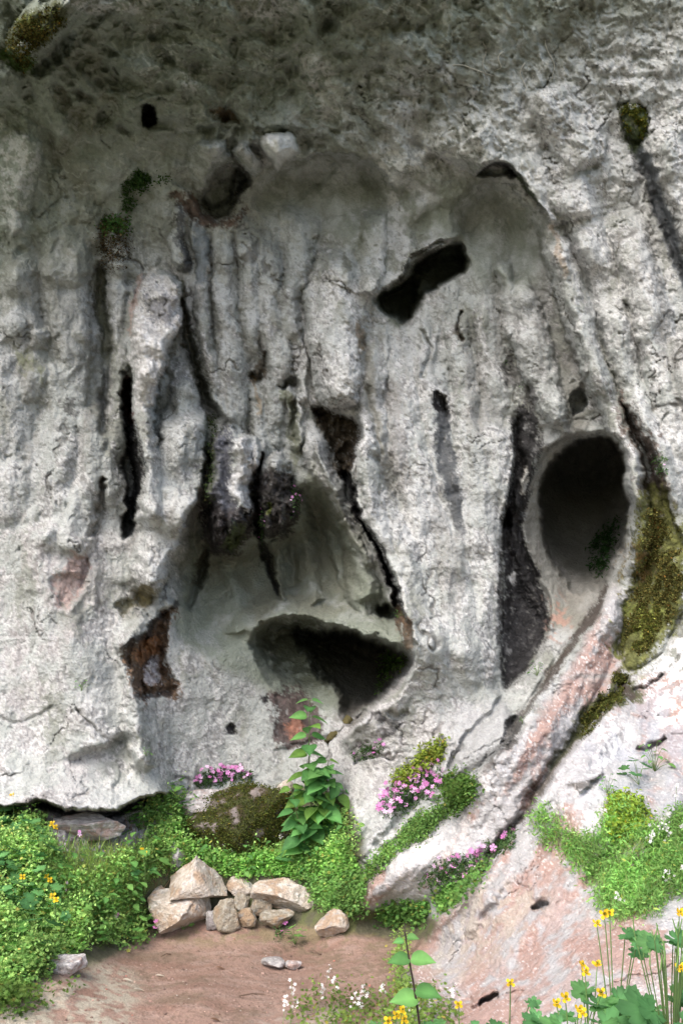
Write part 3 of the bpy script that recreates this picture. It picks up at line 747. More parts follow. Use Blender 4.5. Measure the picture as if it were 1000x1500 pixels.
stain([(308,162),(325,157),(345,168),(350,178),(325,174)], 3, col(.09,.06,.03), 0, .8)
# pale tear-shaped rib
stain([(228,402),(250,418),(264,445),(260,475),(246,500),(236,535),(226,580),(214,596),(202,585),(198,540),(198,480),(200,430),(212,408)], 5, col(.50,.485,.47), -.2, .85, .4)
stain([(205,430),(245,425),(258,450),(245,468),(215,470)], 6, col(.14,.14,.15), 1.0, .8, 1.2)
streak([(208,405,3),(197,450,4),(195,500,3)], col(.36,.25,.21), .6)
streak([(147,400,8),(152,470,9),(158,540,8)], col(.15,.155,.10), .7)
stain([(60,400),(130,400),(130,520),(90,540),(60,470)], 20, col(.20,.205,.19), .3, .6)
stain([(20,510),(60,520),(80,560),(50,570)], 12, col(.13,.14,.08), .8, .6)
streak([(150,700,4),(147,740,6),(138,790,6)], col(.13,.12,.09), .6)
# upper slit, its shade painted as a black line
streak([(704,254,2),(718,243,3),(738,242,4),(757,258,4),(778,284,3),(800,312,3)], BLACK, .85, .4)

streak([(760,262,5),(780,286,5),(797,300,4)], col(.045,.065,.025), .7, .8, .5)
streak([(808,335,3),(820,370,4),(835,410,3)], col(.33,.25,.17), .5)
stain([(585,402),(600,385),(615,362),(640,350),(652,358),(628,385),(608,405),(590,414)], 4, col(.045,.045,.035), .3, .9, .8)
streak([(526,478,5),(531,500,6),(527,515,4)], col(.17,.12,.06), .7)
streak([(503,370,4),(506,390,6),(502,405,4)], col(.08,.08,.05), .7)
streak([(671,450,2),(667,480,3),(676,503,4)], col(.10,.08,.05), .8)
stain([(380,330),(410,330),(430,400),(410,420),(395,380)], 10, col(.15,.16,.15), .4, .7)
stain([(515,300),(548,280),(575,300),(560,345),(530,340)], 12, col(.13,.14,.12), .3, .6)
# rocks below right hole
streak([(893,860,4),(868,900,8),(838,942,9),(806,985,8),(786,1015,5)], col(.06,.045,.036), .9, .5, .2)
streak([(790,1010,3),(772,1045,4),(750,1090,4),(700,1135,3)], col(.07,.055,.045), .7, .7, .2)
stain([(735,1098),(742,1060),(765,1050),(770,1068),(752,1090)], 4, DK, 0, .85)
streak([(700,1110,3),(735,1098,5),(655,1145,3)], DK, .6)
# between right ribs: groove darkened in the colour, soil, moss
streak([(846,1080,5),(805,1140,5),(765,1195,6),(725,1245,5),(690,1292,4)], col(.07,.06,.045), .85, .6, .2)
streak([(835,1150,3),(865,1147,4),(890,1135,3)], col(.08,.07,.06), .8)
stain([(905,575),(930,612),(955,640),(970,665),(984,740),(970,745),(940,720),(945,690),(930,650),(912,620)], 6, col(.10,.075,.06), .2, .9, .9)
mossA = stain([(940,740),(962,715),(985,745),(1005,800),(1005,870),(968,955),(925,980),(906,950),(910,905),(926,840)], 7, col(.095,.10,.028), -.2, .97, .6)
stain([(920,900),(960,870),(975,900),(950,950),(925,950)], 14, col(.13,.15,.035), .5, .8, .8)
stain([(930,800),(950,790),(955,850),(925,870)], 10, col(.14,.085,.03), .8, .8, .9)
stain([(905,985),(925,1000),(935,1020),(900,1040),(870,1060),(848,1080),(835,1085),(850,1050),(880,1010)], 5, col(.05,.055,.018), -.1, .95, .6)
streak([(905,990,8),(915,1010,10),(925,1025,6)], col(.06,.045,.04), .85)
streak([(845,1080,6),(820,1110,6),(805,1130,3)], col(.075,.08,.04), .8)
stain([(906,160),(920,152),(943,157),(945,185),(938,208),(950,235),(940,240),(915,205)], 4, col(.04,.055,.018), -.3, .97, .5)
streak([(928,165,10),(930,180,9)], col(.10,.115,.02), .5, 1.4, .8)
streak([(940,225,12),(955,270,12),(975,330,12),(998,395,12),(1020,440,10)], col(.10,.11,.12), .92, .35)
stain([(12,60),(30,25),(80,5),(100,20),(80,50),(55,75),(50,98),(30,105),(14,90)], 5, col(.045,.05,.02), -.2, .95, .6)
stain([(22,30),(45,22),(50,40),(28,45)], 5, col(.10,.115,.02), .5, .8, .8)
stain([(22,68),(45,62),(50,75),(30,82)], 3, col(.3,.33,.3), .3, .7, .8)
stain([(10,75),(25,85),(50,85),(54,98),(36,106),(16,96)], 4, col(.035,.07,.012), -.1, .9, .6)
# undercut under the left foot, its shade painted as a dark streak
streak([(-40,1178,4),(40,1180,5),(90,1190,8),(140,1194,8),(190,1184,6),(260,1162,3)], col(.06,.05,.045), .8)
stain([(70,1196),(130,1200),(150,1215),(110,1215),(90,1212)], 5, col(.28,.26,.27), 0, .8)
stain([(90,1225),(120,1235),(130,1290),(90,1290)], 8, col(.30,.27,.31), 0, .8)
stain([(126,1220),(136,1219),(139,1236),(128,1240)], 2, BLACK, -.3)  # hole under the foot, its shade painted black
# soil
blend(bank * .96, col(.075, .07, .04))
blend(bank * sm(-.05, .25, u2 + u3) * .6, col(.10, .12, .04))
blend(earth * .97, col(.265, .172, .135))
blend(earth * sm(-.1, .3, fbm(X1 * 2.2, Y1 * 5, Z1, 3, 90)) * .7, col(.205, .122, .093))
blend(earth * sm(.0, .3, fbm(X1 * 6, Y1 * 14, Z1 * 3, 2, 91) + .3 * u3) * .55, col(.30, .22, .185))
blend(earth * sm(.05, .3, fbm(X1 * 1.6, Y1 * 3, Z1, 2, 191) + .3 * u3) * .6, col(.15, .11, .075))
blend(earth * sm(.14, .3, u4 + .4 * u3) * .5, col(.12, .08, .06))
lightsoil = zone_poly([(-40,1500),(100,1430),(150,1412),(190,1425),(200,1470),(130,1530),(-40,1560)], 16)
blend(lightsoil * sm(-.3, .15, u2 + u3) * .8, col(.36, .335, .27))
blend(zone_poly([(290,1530),(430,1482),(560,1478),(640,1500),(640,1560),(290,1560)], 12) * sm(-.3, .15, u2 + .6 * u3) * .7, col(.38, .33, .29))
blend(zone_poly([(225,1372),(440,1356),(600,1378),(600,1392),(440,1380),(300,1385)], 9) * sm(-.2, .2, u2 + u3) * .6, col(.19, .155, .085))
blend(zone_poly([(460,1380),(600,1385),(590,1440),(500,1430),(440,1400)], 12) * sm(-.2, .2, u2 + u3) * .6, col(.17, .125, .085))
UNDER = [(72,1192),(190,1192),(255,1172),(275,1192),(215,1236),(160,1262),(115,1292),(92,1280),(85,1235)]
und = zone_poly(UNDER, 5)
blend(und, col(.30, .285, .29)); blend(und * sm(-.1, .2, u2 + u3) * .7, col(.45, .43, .43)); blend(und * sm(.1, .25, u3 + .5 * u4) * .8, col(.12, .11, .11))
C = np.clip(C, .008, .8)
WETA = np.clip(wet * .8, 0, 1)

# ---- part labels: which knots belong to which body
def inpoly(pts, cx, cy):
    P = catmull(pts, True, 5); ins = np.zeros(cx.shape, bool); n = len(P)
    for i in range(n):
        ax, ay = P[i]; bx, by = P[(i + 1) % n]
        c = ((ay > cy) != (by > cy))
        if by != ay: ins ^= c & (cx < (bx - ax) * (cy - ay) / (by - ay) + ax)
    return ins
fx = (WPX[:-1, :-1]); fy = (WPY[:-1, :-1])
LAB = np.zeros(fx.shape, np.int32)
LAB[bank[:-1, :-1] > .5] = 1
LAB[earth[:-1, :-1] > .5] = 2
LAB[(fy > 1560) & (LAB == 0) & (fx < 640)] = 2
LAB[inpoly(UNDER, fx, fy) & (LAB == 1)] = 0
rib = inpoly([(905,858),(925,905),(912,960),(905,990),(860,1050),(800,1130),(760,1185),(720,1240),(660,1300),(600,1330),(540,1325),(528,1300),(560,1262),(640,1195),(690,1140),(735,1095),(768,1055),(792,1005),(825,950),(868,893)], fx, fy)
LAB[rib & (LAB == 0)] = 3
slabm = inpoly([(912,985),(1040,960),(2900,900),(2900,2800),(1200,3000),(700,2400),(610,1560),(590,1400),(650,1345),(720,1250),(800,1130),(860,1050)], fx, fy)
LAB[slabm & (LAB == 0)] = 4
for lab, pts in ((5, [(797,700),(835,648),(892,643),(914,695),(919,775),(899,848),(868,880),(835,850),(795,800),(788,750)]),
                 (6, [(395,925),(455,912),(545,932),(602,962),(590,990),(540,1037),(508,1060),(490,1040),(470,985),(430,965)]),
                 (7, [(556,432),(612,385),(655,360),(684,378),(679,400),(630,432),(592,480),(556,460)]),
                 (8, [(302,660),(315,632),(345,628),(368,640),(376,690),(374,740),(366,775),(345,792),(322,800),(308,780),(300,730)]),
                 (9, [(376,690),(392,665),(415,670),(430,700),(432,745),(420,775),(398,780),(384,765),(378,730)]),
                 (10, [(228,402),(250,418),(264,445),(262,475),(248,500),(238,535),(228,580),(214,600),(200,590),(196,540),(196,480),(198,430),(210,408)]),
                 (11, [(735,755),(758,755),(768,800),(790,850),(805,880),(806,915),(790,955),(760,990),(736,1012),(730,950),(730,850)]),
                 (12, [(178,962),(200,938),(225,915),(240,896),(256,898),(247,930),(243,960),(258,990),(255,1016),(228,1020),(202,1022),(188,990)])):
    LAB[inpoly(pts, fx, fy) & (LAB == 0)] = lab

# ------------------------------------------------------------------ materials
def new_mat(name):
    m = bpy.data.materials.new(name); m.use_nodes = True
    nt = m.node_tree; nt.nodes.clear()
    o = nt.nodes.new('ShaderNodeOutputMaterial'); b = nt.nodes.new('ShaderNodeBsdfPrincipled')
    nt.links.new(b.outputs[0], o.inputs[0])
    return m, nt, b
def N(nt, t, **kw):
    n = nt.nodes.new(t)
    for k, v in kw.items():
        if k in n.inputs: n.inputs[k].default_value = v
        else: setattr(n, k, v)
    return n
def mathn(nt, op, a, b, clamp=False):
    n = nt.nodes.new('ShaderNodeMath'); n.operation = op; n.use_clamp = clamp
    for i, v in enumerate((a, b)):
        if isinstance(v, (int, float)): n.inputs[i].default_value = v
        else: nt.links.new(v, n.inputs[i])
    return n.outputs[0]
def rock_material(name, bump=0.006, contrast=0.5, scale=150):
    m, nt, b = new_mat(name)
    at = N(nt, 'ShaderNodeAttribute', attribute_name='Col')
    geo = N(nt, 'ShaderNodeNewGeometry')
    n1 = N(nt, 'ShaderNodeTexNoise', Scale=scale, Detail=3.0, Roughness=.65)
    n2 = N(nt, 'ShaderNodeTexNoise', Scale=scale * .33, Detail=4.0, Roughness=.6)
    vo = N(nt, 'ShaderNodeTexVoronoi', Scale=scale * .55)
    for n in (n1, n2, vo): nt.links.new(geo.outputs['Position'], n.inputs['Vector'])
    f = mathn(nt, 'ADD', mathn(nt, 'MULTIPLY', n1.outputs[0], contrast * 1.4), mathn(nt, 'MULTIPLY', n2.outputs[0], contrast))
    f = mathn(nt, 'ADD', f, 1 - contrast * 1.2)
    sc = N(nt, 'ShaderNodeVectorMath', operation='SCALE')
    nt.links.new(at.outputs['Color'], sc.inputs[0]); nt.links.new(f, sc.inputs['Scale'])
    nt.links.new(sc.outputs[0], b.inputs['Base Color'])
    r = mathn(nt, 'SUBTRACT', .92, mathn(nt, 'MULTIPLY', at.outputs['Alpha'], .5))
    nt.links.new(r, b.inputs['Roughness'])
    b.inputs['Specular IOR Level'].default_value = .3
    h = mathn(nt, 'ADD', mathn(nt, 'MULTIPLY', n2.outputs[0], 1.6), mathn(nt, 'ADD', n1.outputs[0], mathn(nt, 'MULTIPLY', vo.outputs['Distance'], .5)))
    bp = N(nt, 'ShaderNodeBump', Distance=bump, Strength=.8)
    nt.links.new(h, bp.inputs['Height']); nt.links.new(bp.outputs[0], b.inputs['Normal'])
    return m
M_ROCK = rock_material('limestone', .011, .38, 80)
M_SOIL = rock_material('trodden_soil', .007, .45, 110)

# ------------------------------------------------------------------ sheet -> mesh objects
V = np.stack([X1, Y1, Z1], -1).reshape(-1, 3)
CC = np.concatenate([C, WETA[..., None]], -1).reshape(-1, 4).astype(np.float32)
idx = np.arange(NX * NY).reshape(NY, NX)
Q = np.stack([idx[:-1, :-1], idx[1:, :-1], idx[1:, 1:], idx[:-1, 1:]], -1)
def sheet_obj(name, sel, mat, parent=None, tags=None):
    q = Q[sel].reshape(-1, 4)
    used, inv = np.unique(q, return_inverse=True)
    inv = inv.reshape(-1, 4).astype(np.int32)
    me = bpy.data.meshes.new(name)
    me.vertices.add(len(used)); me.vertices.foreach_set('co', V[used].astype(np.float32).ravel())
    me.loops.add(inv.size); me.loops.foreach_set('vertex_index', inv.ravel())
    me.polygons.add(len(inv)); me.polygons.foreach_set('loop_start', np.arange(0, inv.size, 4, dtype=np.int32))
    me.polygons.foreach_set('use_smooth', np.ones(len(inv), bool))
    at = me.color_attributes.new('Col', 'FLOAT_COLOR', 'POINT')
    at.data.foreach_set('color', CC[used].ravel())
    me.update(calc_edges=True); me.materials.append(mat)
    o = bpy.data.objects.new(name, me); COL.objects.link(o)
    if parent: o.parent = parent
    for k, v in (tags or {}).items(): o[k] = v
    return o
cliff = sheet_obj('cliff', LAB == 0, M_ROCK, None, {'kind': 'structure', 'label': 'pale grey pitted limestone cliff leaning out over its caves'})
sheet_obj('bank', LAB == 1, M_SOIL, None, {'kind': 'structure', 'label': 'overgrown soil bank at the foot of the cliff'})
sheet_obj('path', LAB == 2, M_SOIL, None, {'kind': 'structure', 'label': 'trodden reddish brown earth path below the stones'})
sheet_obj('rock_rib', LAB == 3, M_ROCK, None, {'kind': 'structure', 'label': 'long leaning rib of rock running down from the right cave'})
sheet_obj('rock_slab', LAB == 4, M_ROCK, None, {'kind': 'structure', 'label': 'broad reddish rock slab rising at the lower right'})
for lab, nm, lb in ((5, 'cave', 'round dark cave on the right'), (6, 'cave', 'low wide cave at the foot of the wall'), (7, 'cave', 'slanting upper hollow'),
                    (8, 'stalactite', 'broad hanging stalactite with grey stain'), (9, 'stalactite', 'dark rounded stalactite'), (10, 'stalactite', 'pale drop shaped rib'),
                    (11, 'wet_face', 'black wet strip of rock'), (12, 'niche', 'rust brown broken niche')):
    sheet_obj(nm, LAB == lab, M_ROCK, cliff, {'label': lb})

def surf(px, py, lift=0.0):
    """point of the sheet seen at a bearing, raised by lift metres"""
    i = int(np.clip(np.searchsorted(GX, px), 1, NX - 1)); j = int(np.clip(np.searchsorted(GY, py), 1, NY - 1))
    u = (px - GX[i - 1]) / (GX[i] - GX[i - 1]); v = (py - GY[j - 1]) / (GY[j] - GY[j - 1])
    P = V.reshape(NY, NX, 3)
    p = (P[j - 1, i - 1] * (1 - u) + P[j - 1, i] * u) * (1 - v) + (P[j, i - 1] * (1 - u) + P[j, i] * u) * v
    return Vector((float(p[0]), float(p[1]), float(p[2]) + lift))

# ================================================================== builders for stones and plants
def leaf_material(name, rough=.55, transl=.5, spec=.2):
    m, nt, b = new_mat(name)
    out = [n for n in nt.nodes if n.type == 'OUTPUT_MATERIAL'][0]
    at = N(nt, 'ShaderNodeAttribute', attribute_name='Col')
    oi = N(nt, 'ShaderNodeObjectInfo')
    geo = N(nt, 'ShaderNodeNewGeometry')
    nz = N(nt, 'ShaderNodeTexNoise', Scale=24.0, Detail=4.0)
    nt.links.new(geo.outputs['Position'], nz.inputs['Vector'])
    f = mathn(nt, 'ADD', mathn(nt, 'MULTIPLY', nz.outputs[0], .9), mathn(nt, 'ADD', .3, mathn(nt, 'MULTIPLY', oi.outputs['Random'], .5)))
    sc = N(nt, 'ShaderNodeVectorMath', operation='SCALE')
    nt.links.new(at.outputs['Color'], sc.inputs[0]); nt.links.new(f, sc.inputs['Scale'])
    nt.links.new(sc.outputs[0], b.inputs['Base Color'])
    b.inputs['Roughness'].default_value = rough; b.inputs['Specular IOR Level'].default_value = spec
    tr = N(nt, 'ShaderNodeBsdfTranslucent'); nt.links.new(sc.outputs[0], tr.inputs['Color'])
    mx = N(nt, 'ShaderNodeMixShader'); mx.inputs[0].default_value = transl
    nt.links.new(b.outputs[0], mx.inputs[1]); nt.links.new(tr.outputs[0], mx.inputs[2]); nt.links.new(mx.outputs[0], out.inputs[0])
    return m
M_LEAF = leaf_material('leaf_green')
M_PETAL = leaf_material('petal', .6, .3, .2)
M_STEM = leaf_material('plant_stem', .6, .05)
M_MOSS = leaf_material('moss_tufts', .9, .1, .1)

class Buf:
    """collects vertices, faces and colours, then links them as one mesh object"""
    def __init__(s): s.v = []; s.f = []; s.c = []; s.n = 0; s.m = []
    def add(s, v, faces, c):
        v = np.asarray(v, float).reshape(-1, 3)
        c = np.asarray(c, float)
        if c.ndim == 1: c = np.tile(c, (len(v), 1))
        s.v.append(v); s.c.append(c[:, :3]); s.f += [tuple(int(i) + s.n for i in f) for f in faces]; s.n += len(v)
    def many(s, tmpl, pos, frames, scale, cols):
        """tmpl=(verts, faces); pos (K,3); frames (K,3,3) columns = axes; scale (K,); cols (K,3)"""
        tv, tf = tmpl; K = len(pos); n = len(tv)
        v = np.einsum('kij,nj->kni', frames, np.asarray(tv, float)) * np.asarray(scale)[:, None, None] + np.asarray(pos)[:, None, :]
        s.v.append(v.reshape(-1, 3)); s.c.append(np.repeat(cols, n, 0))
        off = s.n
        base = np.arange(K)[:, None] * n + off
        for f in tf: s.m.append(base + np.array(f)[None, :])
        s.n += K * n
    def mesh(s, name, mat, smooth=False):
        me = bpy.data.meshes.new(name)
        v = np.concatenate(s.v) if s.v else np.zeros((0, 3)); c = np.concatenate(s.c)
        loops = [np.concatenate([np.array(f, np.int64) for f in s.f])] if s.f else []
        starts = []; tot = 0
        for f in s.f: starts.append(tot); tot += len(f)
        starts = [np.array(starts, np.int64)]
        for a in s.m:
            k = a.shape[1]; starts.append(tot + np.arange(len(a)) * k); loops.append(a.ravel()); tot += a.size
        L = np.concatenate(loops).astype(np.int32); S = np.concatenate(starts).astype(np.int32)
        me.vertices.add(len(v)); me.vertices.foreach_set('co', v.astype(np.float32).ravel())
        me.loops.add(len(L)); me.loops.foreach_set('vertex_index', L)
        me.polygons.add(len(S)); me.polygons.foreach_set('loop_start', S)
        me.polygons.foreach_set('use_smooth', np.full(len(S), smooth))
        at = me.color_attributes.new('Col', 'FLOAT_COLOR', 'POINT')
        at.data.foreach_set('color', np.concatenate([c, np.zeros((len(c), 1))], 1).astype(np.float32).ravel())
        me.update(calc_edges=True); me.materials.append(mat)
        return me
    def build(s, name, mat, parent=None, smooth=False):
        o = bpy.data.objects.new(name, s.mesh(name, mat, smooth)); COL.objects.link(o)
        if parent is not None: o.parent = parent
        return o
def link_mesh(name, me, parent, M=None):
    o = bpy.data.objects.new(name, me); COL.objects.link(o); o.parent = parent
    if M is not None: o.matrix_local = M
    return o
def thing(name, label, cat, loc, group=None):
    o = bpy.data.objects.new(name, None); COL.objects.link(o); o.empty_display_size = .05
    o.location = loc; o['label'] = label; o['category'] = cat
    if group: o['group'] = group
    return o
def copy_tree(o, loc, label=None, rz=0.0, sc=1.0):
    r = o.copy(); COL.objects.link(r); r.location = loc; r.rotation_euler = (0, 0, rz); r.scale = (sc, sc, sc)
    if label: r['label'] = label
    def kids(a, b):
        for ch in list(a.children):
            c = ch.copy(); COL.objects.link(c); c.parent = b; c.matrix_parent_inverse = ch.matrix_parent_inverse.copy()
            kids(ch, c)
    kids(o, r)
    return r

# ---- leaf and flower templates: x along the leaf, y across, z out of it
def outline_leaf(pts, fold=.12, droop=.15, mid=5):
    """pts: (x, halfwidth) from base to tip"""
    v = []; f = []
    for x, w in pts:
        z = -droop * x * x
        v += [(x, w, z + fold * w), (x, 0, z - fold * w * .5), (x, -w, z + fold * w)]
    for i in range(len(pts) - 1):
        a = i * 3; b = a + 3
        f += [(a, a + 1, b + 1, b), (a + 1, a + 2, b + 2, b + 1)]
    return v, f
T_OVAL = outline_leaf([(0, .02), (.2, .24), (.5, .33), (.8, .2), (1, .01)], .25, .25)
T_HEART = outline_leaf([(-.08, .16), (0, .30), (.15, .40), (.35, .42), (.55, .34), (.75, .2), (.9, .08), (1.02, .005)], .18, .22)
T_LANCE = outline_leaf([(0, .03), (.25, .15), (.5, .17), (.8, .09), (1, .004)], .2, .35)
T_TINY = ([(0, 0, 0), (.5, .33, .08), (1, 0, -.08), (.5, -.33, .08)], [(0, 3, 2), (0, 2, 1)])
def lobed(nl, depth, r=.5, teeth=0.0, cup=.12):
    v = [(0, 0, 0)]; f = []
    K = nl * 6
    for i in range(K + 1):
        a = -math.pi * .86 + 2 * math.pi * .86 * i / K
        q = abs(math.sin(a * nl * .5 / .86)) if nl % 2 == 0 else abs(math.cos(a * nl * .5 / .86))
        rr = r * (1 - depth + depth * q ** .7) * (1 + teeth * (1 if i % 2 else -1)) * (1 + .25 * math.cos(a))
        v.append((rr * math.cos(a) + .1, rr * math.sin(a), cup * rr * rr * 2 * (1 if i % 2 else .4)))
    for i in range(1, K + 1): f.append((0, i, i + 1))
    return v, f
T_STAR = ([(0, 0, 0)] + [((.5 if i % 2 == 0 else .22) * math.cos(a) + .3, (.5 if i % 2 == 0 else .22) * math.sin(a), .08 if i % 2 == 0 else 0)
          for i in range(11) for a in [-2.6 + 5.2 * i / 10]], [(0, i, i + 1) for i in range(1, 11)])
T_LOBED = lobed(5, .42, .5, .05)
T_MAPLE = lobed(5, .34, .5, .06)
T_ROUND = lobed(7, .12, .5, .05, .2)
def flower_tmpl(n, w, notch=0., cup=.15, gap=.0):
    v = []; f = []
    for k in range(n):
        a = 2 * math.pi * k / n; c, s_ = math.cos(a), math.sin(a)
        L = [(.06, .03, 0), (.45, w * .8, cup * .4), (.85, w, cup), (1.0, w * .5, cup * 1.1), (1.0 - notch, 0, cup), (1.0, -w * .5, cup * 1.1), (.85, -w, cup), (.45, -w * .8, cup * .4), (.06, -.03, 0)]
        b = len(v)
        v += [(x * c - y * s_, x * s_ + y * c, z) for x, y, z in L]
        f.append(tuple(range(b, b + 9)))
    return v, f
def petal_tmpl(w, cup=.15):
    L = [(.05, .05, 0), (.3, w * .6, cup * .1), (.6, w, cup * .35), (.85, w * .85, cup * .8), (1.0, w * .35, cup)]
    v = []; f = []
    for x, y, z in L: v += [(x, y, z + .04), (x, 0, z - .02), (x, -y, z + .04)]
    for i in range(4):
        a = i * 3; f += [(a, a + 1, a + 4, a + 3), (a + 1, a + 2, a + 5, a + 4)]
    return v, f

def frame(xd, up, roll=0.):
    x = Vector(xd).normalized(); u = Vector(up)
    z = (u - x * u.dot(x))
    if z.length < 1e-4: z = x.orthogonal()
    z.normalize(); y = z.cross(x)
    M = Matrix((x, y, z)).transposed()
    if roll: M = M @ Matrix.Rotation(roll, 3, 'X')
    return M
def mat4(p, F, s):
    M = F.to_4x4() @ Matrix.Diagonal((s, s, s, 1)); M.translation = p
    return M
def rand_frames(K, tilt=.5, up=(0, 0, 1)):
    """leaf frames whose normals scatter about up"""
    up = np.asarray(up, float)
    if up.ndim == 1: up = np.tile(up, (K, 1))
    nrm = up + rng.normal(0, tilt, (K, 3)); nrm /= np.linalg.norm(nrm, axis=1)[:, None]
    r = rng.normal(0, 1, (K, 3)); x = r - nrm * (r * nrm).sum(1)[:, None]; x /= np.linalg.norm(x, axis=1)[:, None]
    y = np.cross(nrm, x)
    return np.stack([x, y, nrm], -1)
def greens(K, base, var=.25, yel=.3):
    base = np.asarray(base, float)
    k = np.exp(rng.normal(0, var, (K, 1)))
    c = base[None] * k * 1.25
    dry = rng.random(K) < .035
    c[dry] = c[dry] * np.array([1.6, .95, .9])
    c[:, 0] *= 1 + yel * rng.random(K); 
    return c
def tube(buf, pts, r0, r1, c, n=5):
    P = [Vector(p) for p in pts]; rings = []
    for i, p in enumerate(P):
        d = (P[min(i + 1, len(P) - 1)] - P[max(i - 1, 0)]).normalized()
        F = frame(d, (0.3, 0.9, .2) if abs(d.z) > .8 else (0, 0, 1))
        r = r0 + (r1 - r0) * i / (len(P) - 1)
        rings.append([p + F @ Vector((0, r * math.cos(2 * math.pi * k / n), r * math.sin(2 * math.pi * k / n))) for k in range(n)])
    v = [q for rg in rings for q in rg]; f = []
    for i in range(len(P) - 1):
        for k in range(n):
            a = i * n + k; b = i * n + (k + 1) % n
            f.append((a, b, b + n, a + n))
    f.append(tuple(range(n - 1, -1, -1))); f.append(tuple(range(len(v) - n, len(v))))
    buf.add(v, f, c)
def at(px, py, t):
    a, b, c = ray(px, py)
    return Vector((a * t, b * t, CAM_Z + c * t))
def dist(px, py):
    p = surf(px, py); a, b, c = ray(px, py)
    return p.y / b
Pgrid = V.reshape(NY, NX, 3)
gn = np.cross(np.gradient(Pgrid, axis=1), -np.gradient(Pgrid, axis=0))
gn /= np.linalg.norm(gn, axis=2)[..., None] + 1e-9
def sample_poly(poly, K, dens=None, feather=24):
    """K random knots inside a bearing polygon -> positions, normals, px, py"""
    P = np.array(catmull(poly, True, 4))
    x0, y0 = P.min(0); x1, y1 = P.max(0)
    out = []
    n = 0
    while n < K:
        x = rng.uniform(x0, x1, K * 2); y = rng.uniform(y0, y1, K * 2)
        i = np.clip(np.searchsorted(GX, x), 1, NX - 2); j = np.clip(np.searchsorted(GY, y), 1, NY - 2)
        xx, yy = WPX[j, i] * .9 + x * .1, WPY[j, i] * .9 + y * .1
        m = inpoly_raw(P, xx, yy)
        if feather and K > 150:
            d2 = np.full(len(xx), 1e9)
            for q in range(len(P)):
                ax, ay = P[q]; bx, by = P[(q + 1) % len(P)]; ex, ey = bx - ax, by - ay
                tt = np.clip(((xx - ax) * ex + (yy - ay) * ey) / (ex * ex + ey * ey + 1e-9), 0, 1)
                d2 = np.minimum(d2, (xx - ax - tt * ex) ** 2 + (yy - ay - tt * ey) ** 2)
            m &= rng.random(len(xx)) < np.clip(np.sqrt(d2) / feather, .06, 1)
        if dens is not None:
            m &= rng.random(len(x)) < dens(Pgrid[j, i])
        out.append(np.stack([i[m], j[m]], 1)); n += int(m.sum())
        if len(out) > 60: break
    if n == 0:
        i = int(np.searchsorted(GX, P[:, 0].mean())); j = int(np.searchsorted(GY, P[:, 1].mean()))
        out = [np.array([[i, j]])]
    o = np.concatenate(out)
    if len(o) < K: o = o[rng.integers(0, len(o), K)]
    o = o[:K]
    i, j = o[:, 0], o[:, 1]
    return Pgrid[j, i].astype(float), gn[j, i].astype(float), GX[i], GY[j]
def inpoly_raw(P, cx, cy):
    ins = np.zeros(cx.shape, bool); n = len(P)
    for i in range(n):
        ax, ay = P[i]; bx, by = P[(i + 1) % n]
        c = ((ay > cy) != (by > cy))
        if by != ay: ins ^= c & (cx < (bx - ax) * (cy - ay) / (by - ay) + ax)
    return ins
def patchy(freq, thr, seed):
    return lambda p: sm(thr - .15, thr + .15, fbm(p[:, 0] * freq, p[:, 1] * freq, p[:, 2] * freq, 2, seed) + .0)

# ================================================================== stones
def ico(sub):
    import bmesh
    bm = bmesh.new(); bmesh.ops.create_icosphere(bm, subdivisions=sub, radius=1.0)
    v = np.array([q.co[:] for q in bm.verts]); f = [tuple(w.index for w in q.verts) for q in bm.faces]
    bm.free(); return v, f
ICO5, ICO4, ICO3 = ico(5), ico(4), ico(3)
def stone_shape(seed, planes=None, nrand=9, sub=4, rough=.05):
    r = np.random.default_rng(seed)
    v, f = (ICO5 if sub == 5 else ICO4 if sub == 4 else ICO3); v = v.copy() * 1.25
    pl = list(planes or [])
    for k in range(nrand):
        n = r.normal(0, 1, 3); n /= np.linalg.norm(n); pl.append((tuple(n), r.uniform(.72, .98)))
    for _ in range(2):
        for n, d in pl:
            n = np.array(n, float); n /= np.linalg.norm(n)
            ex = v @ n - d
            v = v - np.where(ex > 0, ex, 0)[:, None] * n
    o = seed * 3.7
    q = v + o
    v = v * (1 + rough * 1.6 * fbm(q[:, 0] * 1.6, q[:, 1] * 1.6, q[:, 2] * 1.6, 3, seed)[:, None] + rough * .5 * perlin(q[:, 0] * 9, q[:, 1] * 9, q[:, 2] * 9, seed + 3)[:, None]
             - rough * .8 * np.abs(perlin(q[:, 0] * 3, q[:, 1] * 3, q[:, 2] * 3, seed + 5))[:, None])
    return v, f
